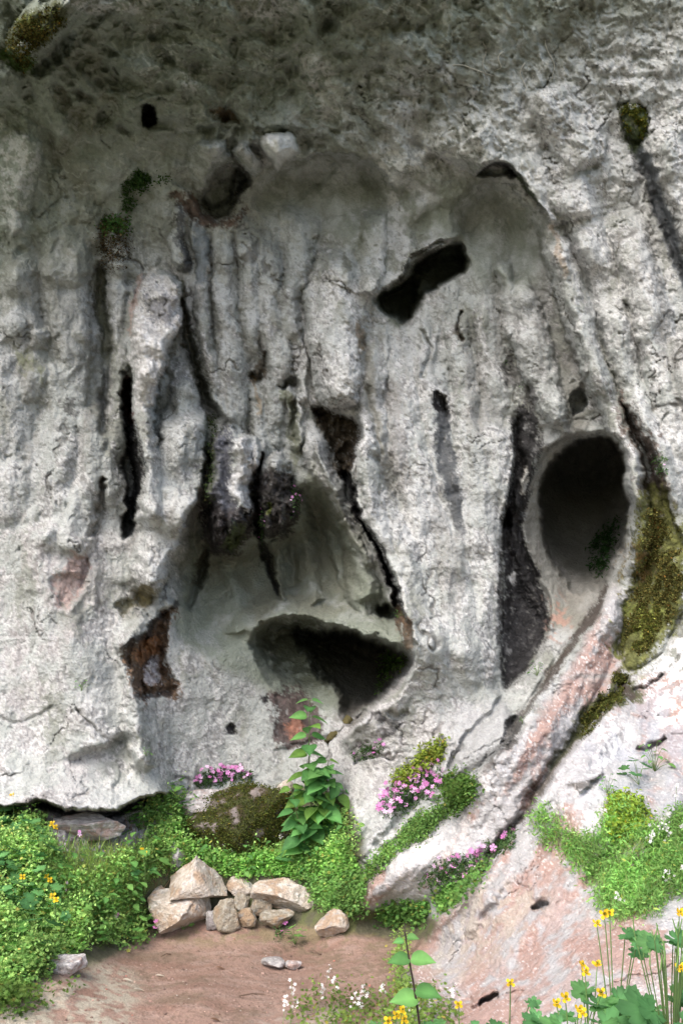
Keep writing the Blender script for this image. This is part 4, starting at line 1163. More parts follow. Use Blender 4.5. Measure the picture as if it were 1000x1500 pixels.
def stone(box_px, label, seed, pal=0, planes=None, deep=.8, rz=0., lift=0., back=0.0, sub=4, name='stone', nrand=9, group=None, rough=.09):
    """box_px: left, top, right, bottom as seen; the stone rests where its foot meets the ground"""
    x0, y0, x1, y1 = box_px
    cx = (x0 + x1) / 2
    foot = surf(cx, y1); t = foot.y / ray(cx, y1)[1]
    t = t + back
    w = (x1 - x0) / FPX * t; h = (y1 - y0) / FPX * t; d = w * deep
    v, f = stone_shape(seed, planes, nrand, sub, rough)
    ext = (v.max(0) - v.min(0)); v = (v - (v.max(0) + v.min(0)) / 2) / ext * np.array([w, d, h * 1.04])
    c_, s_ = math.cos(rz), math.sin(rz)
    cen = at(cx, (y0 + y1) / 2, t + d * .12)
    q = v * 9 + seed
    k1 = fbm(q[:, 0], q[:, 1], q[:, 2], 3, 5); k2 = fbm(q[:, 0] * 4, q[:, 1] * 4, q[:, 2] * 4, 2, 6)
    pals = [((.44, .38, .32), (.34, .25, .18), (.58, .54, .50)), ((.30, .285, .28), (.22, .20, .20), (.45, .43, .41)), ((.25, .215, .165), (.28, .20, .13), (.38, .36, .31)), ((.34, .315, .31), (.37, .27, .24), (.58, .56, .56))]
    A, B, W_ = [np.array(p) for p in pals[pal]]
    m = sm(-.1, .3, k1)[:, None]; c = A * (1 - m) + B * m
    m = sm(.02, .3, k2 - .2 * k1)[:, None] * .8; c = c * (1 - m) + W_ * m
    m = sm(.3, .5, k2 + .5 * k1)[:, None] * .6; c = c * (1 - m) + np.array([.13, .12, .12]) * m
    b = Buf(); b.add(v, f, c)
    o = b.build(name, M_STONE, None, True)
    o.location = cen + Vector((0, 0, lift)); o.rotation_euler = (0, 0, rz)
    o['label'] = label; o['category'] = 'stone'
    if group: o['group'] = group
    return o
M_STONE = rock_material('loose_stone', .012, .5, 90)

# the heap beside the path
stone((246, 1254, 334, 1322), 'pointed ochre and grey stone leaning on top of the heap', 11, 0,
      [((-.75, -.35, .62), .52), ((.78, -.3, .5), .55), ((0, -.9, .35), .6), ((.1, -.2, -1), .45), ((-.9, 0, -.3), .8), ((.3, -.9, -.2), .6)], .9, 0, .0, -.12, 5, nrand=3)
stone((214, 1306, 308, 1370), 'big cream pink boulder at the front left of the heap', 12, 0,
      [((0, -.5, .85), .62), ((-.5, -.8, .1), .75), ((.85, -.4, .2), .72), ((.5, -.4, -.8), .6)], .85, 0, 0, 0, 5, nrand=4)
stone((366, 1288, 466, 1338), 'long pale blunt boulder at the right of the heap', 13, 0,
      [((0, -.5, .85), .6), ((-.3, -.6, -.75), .62), ((.7, -.6, .3), .7)], .6, -.08, 0, 0, 5, nrand=5)
stone((330, 1284, 372, 1316), 'pinkish block wedged between the pointed stone and the long boulder', 14, 0, None, .8, 0, 0, .03)
stone((312, 1316, 352, 1364), 'dark olive slab stone standing under the pointed stone', 15, 2, [((0, -1, .1), .6), ((.9, 0, .3), .6)], .7, .3, 0, 0)
stone((301, 1334, 332, 1362), 'small dark brown stone tucked beside the big cream boulder', 16, 1, None, .8, 0, 0, .02)
stone((345, 1330, 377, 1357), 'small rounded yellowish stone in front of the heap', 17, 2, None, .8, 0, 0, 0)
stone((342, 1306, 366, 1332), 'grey green stone in the middle of the heap', 18, 2, None, .8, 0, 0, 0)
stone((364, 1314, 400, 1342), 'shadowed brown stone under the long pale boulder', 19, 2, None, .8, 0, 0, .0)
stone((380, 1333, 432, 1359), 'low ochre stone at the foot of the long pale boulder', 20, 2, [((0, -.5, .85), .55)], .8, 0, 0, 0)
stone((460, 1334, 512, 1372), 'pink brown stone half sunk in soil right of the heap', 21, 0, [((-.5, -.5, .7), .6)], .8, 0, 0, 0)
stone((210, 1297, 250, 1322), 'small flat pinkish stone behind the big cream boulder', 22, 0, None, .8, 0, 0, .0)
stone((382, 1404, 417, 1419), 'flat blue grey stone lying alone on the path', 23, 1, [((0, -.2, 1), .4)], .8, .1, 0, 0)
stone((416, 1407, 442, 1420), 'small pinkish stone beside the flat grey one on the path', 24, 3, None, .8, 0, 0, 0)
stone((66, 1398, 128, 1426), 'low pale rock at the left edge of the path', 25, 3, [((0, -.2, 1), .5)], .7, .1, -.01, 0, 4, nrand=6)
stone((228, 1226, 272, 1268), 'small lichen grey rock in the greenery above the heap', 26, 3, None, .8, 0, -.03, .04)
stone((70, 1192, 186, 1232), 'flat grey ledge rock right under the overhanging foot of the cliff', 31, 3, [((0, -.3, .95), .5)], .6, 0, 0, 0, 5, name='ledge_rock', nrand=7)
stone((258, 1158, 345, 1206), 'grey rock with a split at the left of the mossy boulder', 34, 3, [((0, -.6, .7), .6)], .6, 0, 0, 0, 5, name='ledge_rock')
stone((405, 1140, 430, 1165), 'small cream stone on the crest of the mossy boulder', 35, 0, None, .8, 0, -.01, 0)

# mossy boulder
def mossy_boulder():
    x0, y0, x1, y1 = 276, 1150, 436, 1252
    t = dist(350, 1240) - .16
    w = (x1 - x0) / FPX * t; h = (y1 - y0) / FPX * t
    v, f = stone_shape(41, [((-.55, -.5, .65), .62), ((0, -.8, .5), .7)], 6, 5, .08)
    ext = v.max(0) - v.min(0); v = (v - (v.max(0) + v.min(0)) / 2) / ext * np.array([w, w * .6, h])
    cen = at(356, 1201, t + w * .28)
    root = thing('mossy_boulder', 'rounded boulder under dark green moss in front of the low cave', 'boulder', cen)
    b = Buf(); q = v * 14
    k = fbm(q[:, 0], q[:, 1], q[:, 2], 3, 8)
    c = np.array([.045, .052, .016]) * (1 - sm(-.1, .3, k)[:, None]) + np.array([.055, .042, .02]) * sm(-.1, .3, k)[:, None]
    m = sm(.2, .34, k + .25 * (-v[:, 2] / h) - .1 * (v[:, 0] / w))[:, None]; c = c * (1 - m) + np.array([.2, .17, .16]) * m
    b.add(v, f, c); b.build('rock', M_ROCK, root, True)
    m = Buf()
    nv = v / np.linalg.norm(v, axis=1)[:, None]
    ok = (k < .34) & (v[:, 1] < .1)
    ii = rng.choice(np.nonzero(ok)[0], 16000)
    p = v[ii] + rng.normal(0, .012, (16000, 3)) * [1, .3, 1]
    pr = np.linalg.norm(p / [w / 2, w * .3, h / 2], axis=1)
    F = rand_frames(16000, .6, nv[ii]); F = F[:, :, [2, 1, 0]]
    m.many(T_TINY, p, F, rng.uniform(.006, .016, 16000), greens(16000, (.04, .058, .012), .4, .5))
    o = m.build('moss', M_MOSS, root); o['kind'] = 'stuff'
mossy_boulder()
# fallen rotten branch piece by the low cave
b = Buf(); p0, p1 = surf(478, 1092, .02), surf(512, 1060, .03)
pts = [p0.lerp(p1, k / 7) + Vector((0, 0, .012 * math.sin(k * 1.1))) for k in range(8)]
tube(b, pts, .022, .03, (.10, .085, .035), 8); o = b.build('broken_branch', M_STONE, None, True)
o['label'] = 'short rotten greenish branch lying below the low cave'; o['category'] = 'branch'

# ================================================================== carpets of low green (nobody could count these)
LEAFG = (.19, .38, .10)
def carpet(name, label, poly, K, tmpl, size, hgt, base, dens=None, tilt=.5, var=.25, up=(0, -.35, 1), mat=None, along=False):
    p, n, x, y = sample_poly(poly, K, dens or patchy(6, -.22, 45))
    K = len(p)
    sz = rng.uniform(size[0], size[1], K)
    hh = rng.random(K) ** 1.3 * hgt
    lump = .55 + .9 * sm(-.3, .4, fbm(p[:, 0] * 5, p[:, 1] * 5, p[:, 2] * 5, 2, 99))
    U = np.asarray(up, float) if not along else n
    p = p + np.array([0, 0, 1.0]) * (hh * lump)[:, None] + rng.normal(0, .016, (K, 3)) + n * .012
    c = greens(K, base, var) * (.8 + .4 * sm(-.3, .3, fbm(p[:, 0] * 3, p[:, 1] * 3, p[:, 2] * 3, 2, 98)))[:, None]
    b = Buf(); b.many(tmpl, p, rand_frames(K, tilt, U), sz, c)
    o = b.build(name, mat or M_LEAF); o['kind'] = 'stuff'; o['label'] = label
    return o
BANK_L = [(-30,1205),(40,1192),(80,1232),(110,1290),(160,1262),(215,1232),(200,1195),(265,1168),(300,1200),(280,1236),(400,1246),(440,1200),(505,1190),(530,1235),(500,1292),(440,1290),(360,1290),(240,1290),(212,1350),(222,1384),(180,1396),(120,1402),(60,1448),(-30,1462)]
def grass(name, label, poly, K, hgt, base, w=.004, dens=None, lean=.35):
    p, n, x, y = sample_poly(poly, K, dens)
    K = len(p); d = rng.normal(0, lean, (K, 3)); d[:, 2] = 1; d /= np.linalg.norm(d, axis=1)[:, None]
    L = hgt * rng.uniform(.4, 1, K)
    s = rng.normal(0, 1, (K, 3)); s[:, 2] = 0; s /= np.linalg.norm(s, axis=1)[:, None]
    b2 = rng.normal(0, .3, (K, 3)); b2[:, 2] = -.15
    a0 = p - s * w / 2; a1 = p + s * w / 2
    m = p + d * (L * .55)[:, None]; m0 = m - s * w * .4; m1 = m + s * w * .4
    tip = p + (d + b2 * .5) * L[:, None]
    v = np.stack([a0, a1, m1, m0, tip], 1).reshape(-1, 3)
    b = Buf(); b.v.append(v); b.c.append(np.repeat(greens(K, base, .25), 5, 0)); b.n = len(v)
    o5 = np.arange(K) * 5
    b.m.append(np.stack([o5, o5 + 1, o5 + 2, o5 + 3], 1)); b.m.append(np.stack([o5 + 3, o5 + 2, o5 + 4], 1))
    o = b.build(name, M_LEAF); o['kind'] = 'stuff'; o['label'] = label
    return o
carpet('ground_cover', 'bright green small leaved herbs covering the bank left of the path', BANK_L, 15000, T_STAR, (.016, .036), .10, LEAFG)
carpet('ground_cover', 'tiny fresh leaves filling the gaps of the left bank', BANK_L, 16000, T_OVAL, (.012, .026), .10, (.21, .40, .11))
grass('grass', 'thin grass blades through the left bank', [(20,1260),(200,1240),(300,1250),(480,1240),(500,1290),(240,1290),(210,1360),(100,1400),(20,1430)], 5200, .16, (.20, .33, .09), .004)
carpet('ground_cover', 'pale lime cushions of leaves in front of the mossy boulder', [(280,1240),(360,1262),(500,1250),(520,1290),(430,1292),(350,1288),(300,1275)], 9000, T_STAR, (.014, .028), .07, (.155, .35, .08))
STRIP1 = [(520,1290),(560,1240),(600,1205),(650,1180),(690,1150),(700,1165),(660,1200),(610,1240),(570,1270),(540,1300),(528,1330),(500,1340),(488,1320)]
carpet('ground_cover', 'fine green herbs in the gully left of the long rock rib', STRIP1, 5500, T_OVAL, (.011, .022), .035, (.15, .32, .08))
STRIP2 = [(545,1340),(560,1322),(610,1312),(660,1290),(705,1262),(720,1270),(700,1310),(650,1345),(610,1362),(560,1362)]
carpet('ground_cover', 'fresh lobed leaves in the hollow below the rib end', STRIP2, 4500, T_STAR, (.016, .03), .05, (.14, .32, .08))
carpet('ground_cover', 'yellow green herbs on the foot of the central pillar', [(575,1150),(600,1125),(640,1095),(660,1090),(650,1115),(610,1150),(590,1165)], 2200, T_OVAL, (.012, .026), .05, (.15, .22, .035))
carpet('ground_cover', 'green tufts above the pink clump at the pillar foot', [(640,1160),(660,1135),(690,1140),(700,1160),(680,1190),(650,1185)], 2400, T_STAR, (.014, .026), .05, (.07, .15, .03))
MAT_R = [(775,1195),(800,1188),(830,1215),(870,1225),(893,1180),(925,1175),(940,1205),(1010,1190),(1060,1240),(1060,1330),(1000,1322),(960,1345),(900,1360),(868,1330),(850,1290),(820,1262),(790,1245),(775,1215)]
carpet('ground_cover', 'bright feathery mat of bedstraw on the right slab', MAT_R, 20000, T_LANCE, (.012, .026), .06, (.16, .34, .09), tilt=1.0)
grass('grass', 'fine pale stalks over the right hand mat', MAT_R, 3400, .12, (.22, .34, .13), .0028, None, .6)
carpet('ground_cover', 'yellow green succulent leaves on top of the right hand mat', [(893,1172),(925,1168),(948,1190),(945,1235),(905,1240),(888,1205)], 3600, T_OVAL, (.014, .024), .04, (.16, .26, .035))
carpet('ground_cover', 'loose herbs along the bottom edge of the path', [(440,1462),(500,1445),(560,1460),(640,1452),(670,1480),(680,1530),(430,1530)], 1500, T_STAR, (.012, .026), .08, (.13, .23, .05))
carpet('ground_cover', 'sparse green at the lower left corner of the path', [(-20,1430),(50,1425),(60,1450),(120,1440),(100,1470),(40,1500),(-20,1490)], 900, T_STAR, (.016, .03), .07, (.10, .2, .04), patchy(2, .0, 5))
carpet('ground_cover', 'light herbs growing along the edge between path and slab', [(570,1385),(612,1372),(606,1400),(600,1440),(640,1490),(660,1520),(590,1520),(575,1450)], 900, T_STAR, (.012, .026), .06, (.19, .33, .08), patchy(6, .0, 9))
# moss on the right wall and in its groove, on the top left stalactite, in the caves
def moss(label, poly, K, base, size=(.008, .02), var=.4, yel=.8, name='moss'):
    p, n, x, y = sample_poly(poly, K, lambda q: patchy(9, -.05, 44)(q) * patchy(26, -.12, 46)(q))
    K = len(p); F = rand_frames(K, .6, n)[:, :, [2, 1, 0]]
    b = Buf(); b.many(T_TINY, p + rng.normal(0, .004, (K, 3)), F, rng.uniform(size[0], size[1], K), greens(K, base, var, yel))
    o = b.build(name, M_MOSS); o['kind'] = 'stuff'; o['label'] = label
MOSS_R = [(938,760),(960,740),(985,760),(1003,800),(1003,865),(966,950),(925,976),(908,948),(912,905),(928,840)]
moss('thick olive and rust moss on the rock at the right edge', MOSS_R, 15000, (.06, .068, .02), yel=.4)
moss('light green moss cushion within the right hand moss', [(925,900),(955,875),(975,895),(955,945),(928,955)], 3500, (.10, .135, .03), yel=.4)
moss('green moss in the slanting gap between two ribs', [(902,985),(925,1000),(900,1035),(850,1080),(840,1075),(860,1040),(885,1010)], 4000, (.05, .065, .016), yel=.4)
moss('moss cap on top of the dark groove at upper right', [(906,162),(920,153),(942,158),(945,190),(930,200),(915,190)], 1800, (.055, .085, .015))
moss('moss on the hanging rock in the top left corner', [(10,70),(25,28),(90,5),(100,25),(60,70),(52,100),(30,106),(12,90)], 3000, (.045, .06, .015))
carpet('ivy', 'dark green fern leaves growing inside the right cave', [(858,805),(905,760),(912,800),(898,845),(870,850)], 700, T_LANCE, (.02, .045), .04, (.02, .06, .015), None, .9)
carpet('ivy', 'green leaves hanging in the right corner of the low cave', [(565,950),(598,955),(590,985),(560,1010),(550,1030),(545,1000)], 500, T_LANCE, (.02, .04), .04, (.05, .11, .02), None, .9)
carpet('hanging_herbs', 'small green and brown herbs hanging under the upper left hollow', [(140,325),(175,315),(195,335),(190,385),(160,400),(140,365)], 2600, T_TINY, (.008, .018), .03, (.07, .06, .03), None, .9, .5)
carpet('hanging_herbs', 'dark green tuft above the brown hanging herbs', [(183,262),(200,250),(245,255),(250,262),(208,285),(190,315),(178,300)], 1500, T_OVAL, (.012, .022), .02, (.025, .06, .015), None, .9)
carpet('hanging_herbs', 'green tuft on the ledge by the upper left hollow', [(145,330),(165,318),(188,325),(190,340),(160,345)], 700, T_OVAL, (.014, .024), .02, (.05, .12, .03), None, .9)
carpet('hanging_herbs', 'string of small leaves down the left side of the stalactite', [(296,615),(312,612),(316,650),(312,730),(304,735),(302,660)], 260, T_OVAL, (.010, .02), .015, (.05, .09, .03), None, .9)

# ================================================================== single plants
carpet('ground_cover', 'low herbs creeping over the soil hump right of the stone heap', [(440,1285),(525,1280),(545,1330),(520,1360),(470,1340),(450,1318)], 3500, T_STAR, (.014, .03), .07, (.17, .36, .10))
carpet('ground_cover', 'pale lime leaflets over the left bank', BANK_L, 9000, T_OVAL, (.010, .022), .15, (.25, .44, .13))
grass('dry_stalks', 'dry brown stalks standing through the left bank', [(10,1230),(280,1200),(500,1220),(500,1290),(220,1330),(60,1400)], 500, .15, (.20, .15, .09), .004)
def leaf_mesh(tmpl, c, name='leaf', mat=None):
    tv = np.asarray(tmpl[0], float); cc = np.tile(np.asarray(c, float), (len(tv), 1)); r = np.random.default_rng(int(sum(c) * 9999))
    if len(tv) % 3 == 0 and abs(tv[1, 1]) < 1e-9 and name == 'leaf': cc[1::3] *= 1.45          # paler midrib
    elif name == 'leaf': cc[0] *= 1.5; cc[1:] *= r.uniform(.8, 1.15, (len(tv) - 1, 1))
    b = Buf(); b.add(tv, tmpl[1], cc); return b.mesh(name, mat or M_LEAF, True)
L_BIG = [leaf_mesh(T_HEART, c) for c in ((.11, .27, .08), (.14, .31, .09), (.085, .22, .07), (.15, .28, .06))]
L_OVL = [leaf_mesh(T_OVAL, c) for c in ((.11, .26, .07), (.15, .31, .08))]
L_LOB = [leaf_mesh(T_LOBED, c) for c in ((.10, .25, .06), (.16, .33, .08))]
L_MAP = [leaf_mesh(T_MAPLE, c) for c in ((.10, .25, .09), (.13, .30, .10), (.08, .21, .075))]
L_RND = [leaf_mesh(T_ROUND, c) for c in ((.16, .36, .08), (.14, .32, .09))]
PINK = [leaf_mesh(flower_tmpl(5, .34, .12), c, 'flower', M_PETAL) for c in ((.66, .28, .58), (.72, .38, .66), (.60, .20, .48), (.74, .50, .70))]
PALE = leaf_mesh(flower_tmpl(5, .3, .0), (.75, .72, .72), 'flower', M_PETAL)
YPET = leaf_mesh(petal_tmpl(.36, .2), (.80, .55, .03), 'petal', M_PETAL)
def V3(*a): return Vector(a)

def tall_plant():
    base = surf(455, 1228)
    t = dist(455, 1228) - .10
    root = thing('tall_herb', 'tall upright herb with opposite heart shaped leaves in front of the low cave', 'plant', at(455, 1236, t))
    ox = root.location
    stems = [[(458, 1238), (456, 1180), (453, 1120), (453, 1070), (454, 1022)], [(470, 1232), (476, 1180), (479, 1140), (481, 1112)], [(446, 1235), (434, 1190), (426, 1150)], [(486, 1232), (498, 1185), (503, 1155)]]
    for si, st in enumerate(stems):
        b = Buf(); pts = [at(x, y, t + .04 * si * (1 if si % 2 else -1)) - ox for x, y in catmull(st, False, 3)]
        tube(b, pts, .006, .002, (.10, .14, .05), 6); b.build('stem', M_STEM, root)
        n = (15, 9, 5, 5)[si]
        for k in range(n):
            f = (k + .6) / n
            i = min(int(f * (len(pts) - 1)), len(pts) - 2); p = pts[i].lerp(pts[i + 1], f * (len(pts) - 1) - i)
            size = (.145, .12, .12, .12)[si] * (1 - .55 * f) * random.uniform(.85, 1.1) + .015
            for s in (0, 1):
                a = k * math.pi / 2 + s * math.pi + random.uniform(-.4, .4) + .25
                d = V3(math.cos(a), math.sin(a) * .9, random.uniform(-.25, .12) + .25 * f)
                pet = p + d.normalized() * size * .28
                F = frame(d + V3(0, 0, -.25), (random.uniform(-.2, .2), -.45, 1), random.uniform(-.3, .3))
                link_mesh('leaf', random.choice(L_BIG), root, mat4(pet, F, size))
                bb = Buf(); tube(bb, [p, pet], .0018, .0015, (.12, .17, .05), 4); bb.build('petiole', M_STEM, root)
    for k in range(110):      # the bushy foot
        y = random.uniform(1125, 1266); x = random.gauss(466, 8 + (y - 1120) * .17)
        d = V3(random.uniform(-1, 1), random.uniform(-1, .2), random.uniform(-.5, .1))
        link_mesh('leaf', random.choice(L_BIG), root, mat4(at(x, y, t + random.uniform(-.1, .1)) - ox, frame(d, (0, -.5, 1), random.uniform(-.4, .4)), random.uniform(.07, .125)))
tall_plant()

def herb(kind, hgt, nleaf, size, meshes, flower=None, spread=.5):
    """a small leafy herb about a vertical axis; root Empty returned"""
    root = thing(kind, '', 'plant', (0, 0, 0))
    b = Buf()
    for k in range(nleaf):
        a = k * 2.4 + random.uniform(-.4, .4); f = (k + .5) / nleaf
        hz = hgt * (.25 + .75 * f) * random.uniform(.85, 1.05); rr = hgt * spread * random.uniform(.4, 1)
        tip = V3(rr * math.cos(a), rr * math.sin(a), hz)
        tube(b, [(0, 0, 0), tip * .5 + V3(0, 0, hz * .15), tip], .002, .0014, (.11, .17, .05), 4)
        d = V3(math.cos(a), math.sin(a), random.uniform(-.35, .1))
        link_mesh('leaf', random.choice(meshes), root, mat4(tip, frame(d, (0, -.35, 1), random.uniform(-.3, .3)), size * random.uniform(.75, 1.15)))
    b.build('stem', M_STEM, root)
    return root
protos = {
 'lobed': herb('lobed_herb', .13, 9, .055, L_LOB), 'oval': herb('leafy_herb', .17, 12, .045, L_OVL), 'maple': herb('celandine_plant', .20, 7, .10, L_MAP),
 'round': herb('round_leaf_plant', .14, 5, .11, L_RND, spread=.6)}
used = {}
def put(kind, px, py, label, sc=1.0, group=None, lift=0., cat='plant'):
    P = protos[kind]
    if kind not in used: used[kind] = 1; o = P; o.location = surf(px, py, lift); o.rotation_euler = (0, 0, 0); o.scale = (sc,) * 3
    else: o = copy_tree(P, surf(px, py, lift), None, random.uniform(0, 6.28), sc)
    if 'group' in o: del o['group']
    o['label'] = label; o['category'] = cat
    if group: o['group'] = group
    return o
def scatter(kind, poly, n, label, group, s=(.7, 1.2)):
    p, nn, x, y = sample_poly(poly, n)
    for q in range(len(p)): put(kind, x[q], y[q], label, random.uniform(*s), group)
scatter('lobed', [(130,1330),(220,1350),(225,1380),(150,1400),(110,1380)], 16, 'lobed leaf herb at the edge of the trodden path left of the heap', 'herbs edging the path left of the heap')
scatter('lobed', [(200,1180),(270,1180),(300,1240),(240,1225),(190,1215)], 16, 'lobed leaf herb on the bank under the dark seam of the cliff', 'herbs on the upper bank')
scatter('oval', [(60,1290),(200,1290),(210,1330),(120,1370),(60,1350)], 18, 'leafy herb in the thick of the left bank', 'leafy herbs of the left bank')
scatter('oval', [(290,1245),(500,1240),(500,1285),(300,1285)], 14, 'leafy herb between the heap of stones and the mossy boulder', 'leafy herbs behind the stone heap')
scatter('maple', [(-10,1210),(45,1210),(70,1290),(60,1400),(-10,1420)], 16, 'celandine plant with broad lobed leaves at the left edge', 'celandine plants at the left edge', (.8, 1.15))
scatter('round', [(-5,1300),(50,1300),(60,1380),(-5,1400)], 6, 'plant with large round pale leaves at the left edge', 'round leaved plants at the left edge', (.8, 1.1))
put('round', 45, 1420, 'single round lime leaf plant by the low pale rock', .9)
put('oval', 185, 1320, 'upright blue green herb leaning over the left bank beside the heap', 1.9)
put('oval', 205, 1275, 'tall narrow herb standing just above the pointed stone', 1.5)
put('round', 232, 1163, 'round leaved plant against the cliff foot left of the pink flowers', .75)
put('round', 258, 1160, 'low round leaved plant next to the split grey rock', .6)
put('lobed', 432, 1384, 'small blue green rosette on the path edge right of the heap', .9)
put('lobed', 268, 1362, 'leafy sprig growing up against the big cream boulder', .8)
put('lobed', 240, 1365, 'lobed herb at the left foot of the big cream boulder', .9)
put('oval', 786, 990, 'small fern rooted in the crack below the right cave', .55)
put('oval', 585, 1050, 'small green tuft on the dark patch of the pillar foot', .45)
put('oval', 120, 1012, 'tiny green tuft on the lower left wall', .42)
put('oval', 214, 1108, 'tiny green tuft on the wall above the upper bank', .35)
put('oval', 765, 572, 'tiny green sprig on top of the black streak', .35)
put('oval', 736, 538, 'lone small sprig on the wall above the black streak', .32)
put('oval', 560, 862, 'small vine sprig beside the crevice above the low cave', .35)
put('oval', 584, 906, 'small leafy sprig at the lower end of the crevice', .35)
put('maple', 935, 1150, 'bushy lobed plant in the cleft above the right hand mat', .75)
put('oval', 958, 1130, 'yellow green plant in the cleft at the right edge', .9)
put('oval', 890, 1165, 'drooping sprig on the white splashed slab', .6)
put('oval', 765, 1060, 'tiny sprig in the gap between wedge rock and rib', .25)
put('lobed', 640, 1180, 'green herb beside the large pink clump', .6)

# ---- pink flower cushions
def flower_clump(poly, nleaf, nfl, label, fsize=.016, pale=False, name='pink_flower_clump', h=.05, fan=None):
    p, n, x, y = sample_poly(poly, nleaf)
    c0 = Vector(p.mean(0)); root = thing(name, label, 'flowers', c0)
    up = np.array([0, -.4, 1.0])
    q = p + up * (rng.random((len(p), 1)) * h) - np.array(c0)
    b = Buf(); b.many(T_LANCE, q, rand_frames(len(q), .8, (0, -.5, 1)), rng.uniform(.014, .028, len(q)), greens(len(q), (.055, .12, .04), .25))
    o = b.build('foliage', M_LEAF, root); o['kind'] = 'stuff'
    p, n, x, y = sample_poly(fan or poly, nfl)
    for k in range(len(p)):
        pos_ = Vector(p[k] + up * h * random.uniform(.8, 1.35)) - c0
        F = Matrix(rand_frames(1, .45, (0, -.75, .6))[0].tolist())
        link_mesh('flower', random.choice(PINK), root, mat4(pos_, F, fsize * random.uniform(.6, 1.05)))
    return root
flower_clump([(552,1195),(565,1165),(600,1140),(640,1125),(650,1145),(625,1180),(585,1200)], 1700, 110, 'large cushion of pink flowers at the foot of the central pillar', .019)
flower_clump([(600,1300),(625,1275),(680,1255),(710,1262),(700,1290),(650,1310)], 1500, 60, 'loose pink flowers with green leaves in the gap below the long rib', .018)
flower_clump([(515,1115),(540,1095),(560,1095),(555,1110),(530,1122)], 500, 22, 'small pale pink cushion on the slope above the tall herb', .015)
flower_clump([(285,1142),(310,1132),(360,1135),(368,1148),(310,1156),(285,1155)], 900, 60, 'row of pink flowers between the cliff foot and the mossy boulder', .017)
flower_clump([(705,1245),(735,1225),(755,1225),(745,1250),(715,1262)], 600, 8, 'dark green tuft with few pink flowers in the cleft of the rib', .02)
flower_clump([(378,752),(388,748),(392,790),(386,810),(378,790)], 260, 8, 'string of tiny pink flowers hanging between the two stalactites', .012, h=.02)
flower_clump([(428,705),(440,712),(440,750),(428,770),(424,740)], 240, 10, 'hanging tuft with pink flowers on the dark rounded stalactite', .012, h=.02)
flower_clump([(950,668),(972,670),(975,700),(958,700)], 220, 5, 'small tuft with magenta flowers beside the right cave', .012, h=.02)
flower_clump([(330,1168),(352,1160),(368,1172),(350,1182)], 900, 0, 'silvery green cushion on the crest of the mossy boulder', .01, name='cushion_plant')
flower_clump([(398,1352),(418,1350),(412,1378),(400,1380)], 60, 7, 'few pink flowers on the soil in front of the low ochre stone', .02, h=.04)
for px, py in ((100,1325),(141,1331),(170,1368),(228,1376),(120,1248)):
    r = flower_clump([(px-3,py-3),(px+3,py-3),(px+3,py+3),(px-3,py+3)], 14, 2, 'few pale pink blossoms scattered in the left bank', .015, h=.10); r['group'] = 'pale blossoms in the left bank'

# ---- celandines and the dark stemmed sapling in the foreground
def yellow_flower(root, p, nrm, size):
    fl = bpy.data.objects.new('flower', None); COL.objects.link(fl); fl.parent = root
    F = frame(Vector(nrm).orthogonal(), nrm)
    fl.matrix_local = mat4(p, F, 1.0); fl.empty_display_size = .01
    for k in range(4):
        R = Matrix.Rotation(k * math.pi / 2 + random.uniform(-.2, .2), 4, 'Z') @ Matrix.Rotation(random.uniform(-.5, .15), 4, 'Y')
        link_mesh('petal', YPET, fl, R @ Matrix.Diagonal((size, size, size, 1)))
    b = Buf()
    for k in range(14):
        a = k * 2.4; d = V3(math.cos(a) * .35, math.sin(a) * .35, .55 + random.uniform(0, .2)) * size
        tube(b, [(0, 0, 0), d], .0006, .0011, (.75, .5, .03), 3)
    tube(b, [(0, 0, 0), (0, 0, size * .7)], .0016, .0012, (.15, .3, .05), 5)
    b.build('stamens', M_PETAL, fl)
def celandine(label, base_px, t, flowers, leaves, pods=0, lsize=.075, fs=.0155, name='celandine'):
    """flowers, leaves: bearings; everything springs from one foot on the ground"""
    foot = at(base_px[0], base_px[1], t)
    root = thing(name, label, 'plant', foot)
    b = Buf()
    for (x, y) in flowers:
        p = at(x, y, t + random.uniform(-.06, .06)) - foot
        tube(b, [(0, 0, 0), V3(p.x * .35, p.y * .4, p.z * .55), V3(p.x * .85, p.y * .9, p.z * .9), p], .0022, .0011, (.13, .22, .07), 5)
        yellow_flower(root, p, (random.uniform(-.5, .5), -.8, random.uniform(.2, .9)), fs * random.uniform(.7, .95))
    for (x, y, s) in leaves:
        p = at(x, y, t + random.uniform(-.08, .08)) - foot
        tube(b, [(0, 0, 0), V3(p.x * .3, p.y * .4, p.z * .6), p], .002, .0014, (.12, .2, .06), 5)
        a = random.uniform(-.8, .8) + (math.pi if x < base_px[0] else 0)
        for k in range(3):       # a compound leaf: end leaflet and two side leaflets
            aa = a + (0, .95, -.95)[k]; d = V3(math.cos(aa), math.sin(aa) * .8 - .2, random.uniform(-.25, .05))
            link_mesh('leaf', random.choice(L_MAP), root, mat4(p + d.normalized() * s * (.15 if k == 0 else .05), frame(d, (0, -.55, .9), random.uniform(-.35, .35)), s * (1 if k == 0 else .75)))
    for k in range(pods):
        x = base_px[0] + random.gauss(0, 26); y = random.uniform(1365, 1440)
        p = at(x, y, t + random.uniform(-.1, .1)) - foot
        tube(b, [(0, 0, 0), V3(p.x * .5, p.y * .5, p.z * .6), p], .0022, .0012, (.15, .24, .08), 5)
        d = V3(random.uniform(-.3, .3), 0, 1) * random.uniform(.025, .045)
        tube(b, [p, p + d * .5, p + d], .0018, .0012, (.17, .30, .09), 5)
    b.build('stem', M_STEM, root)
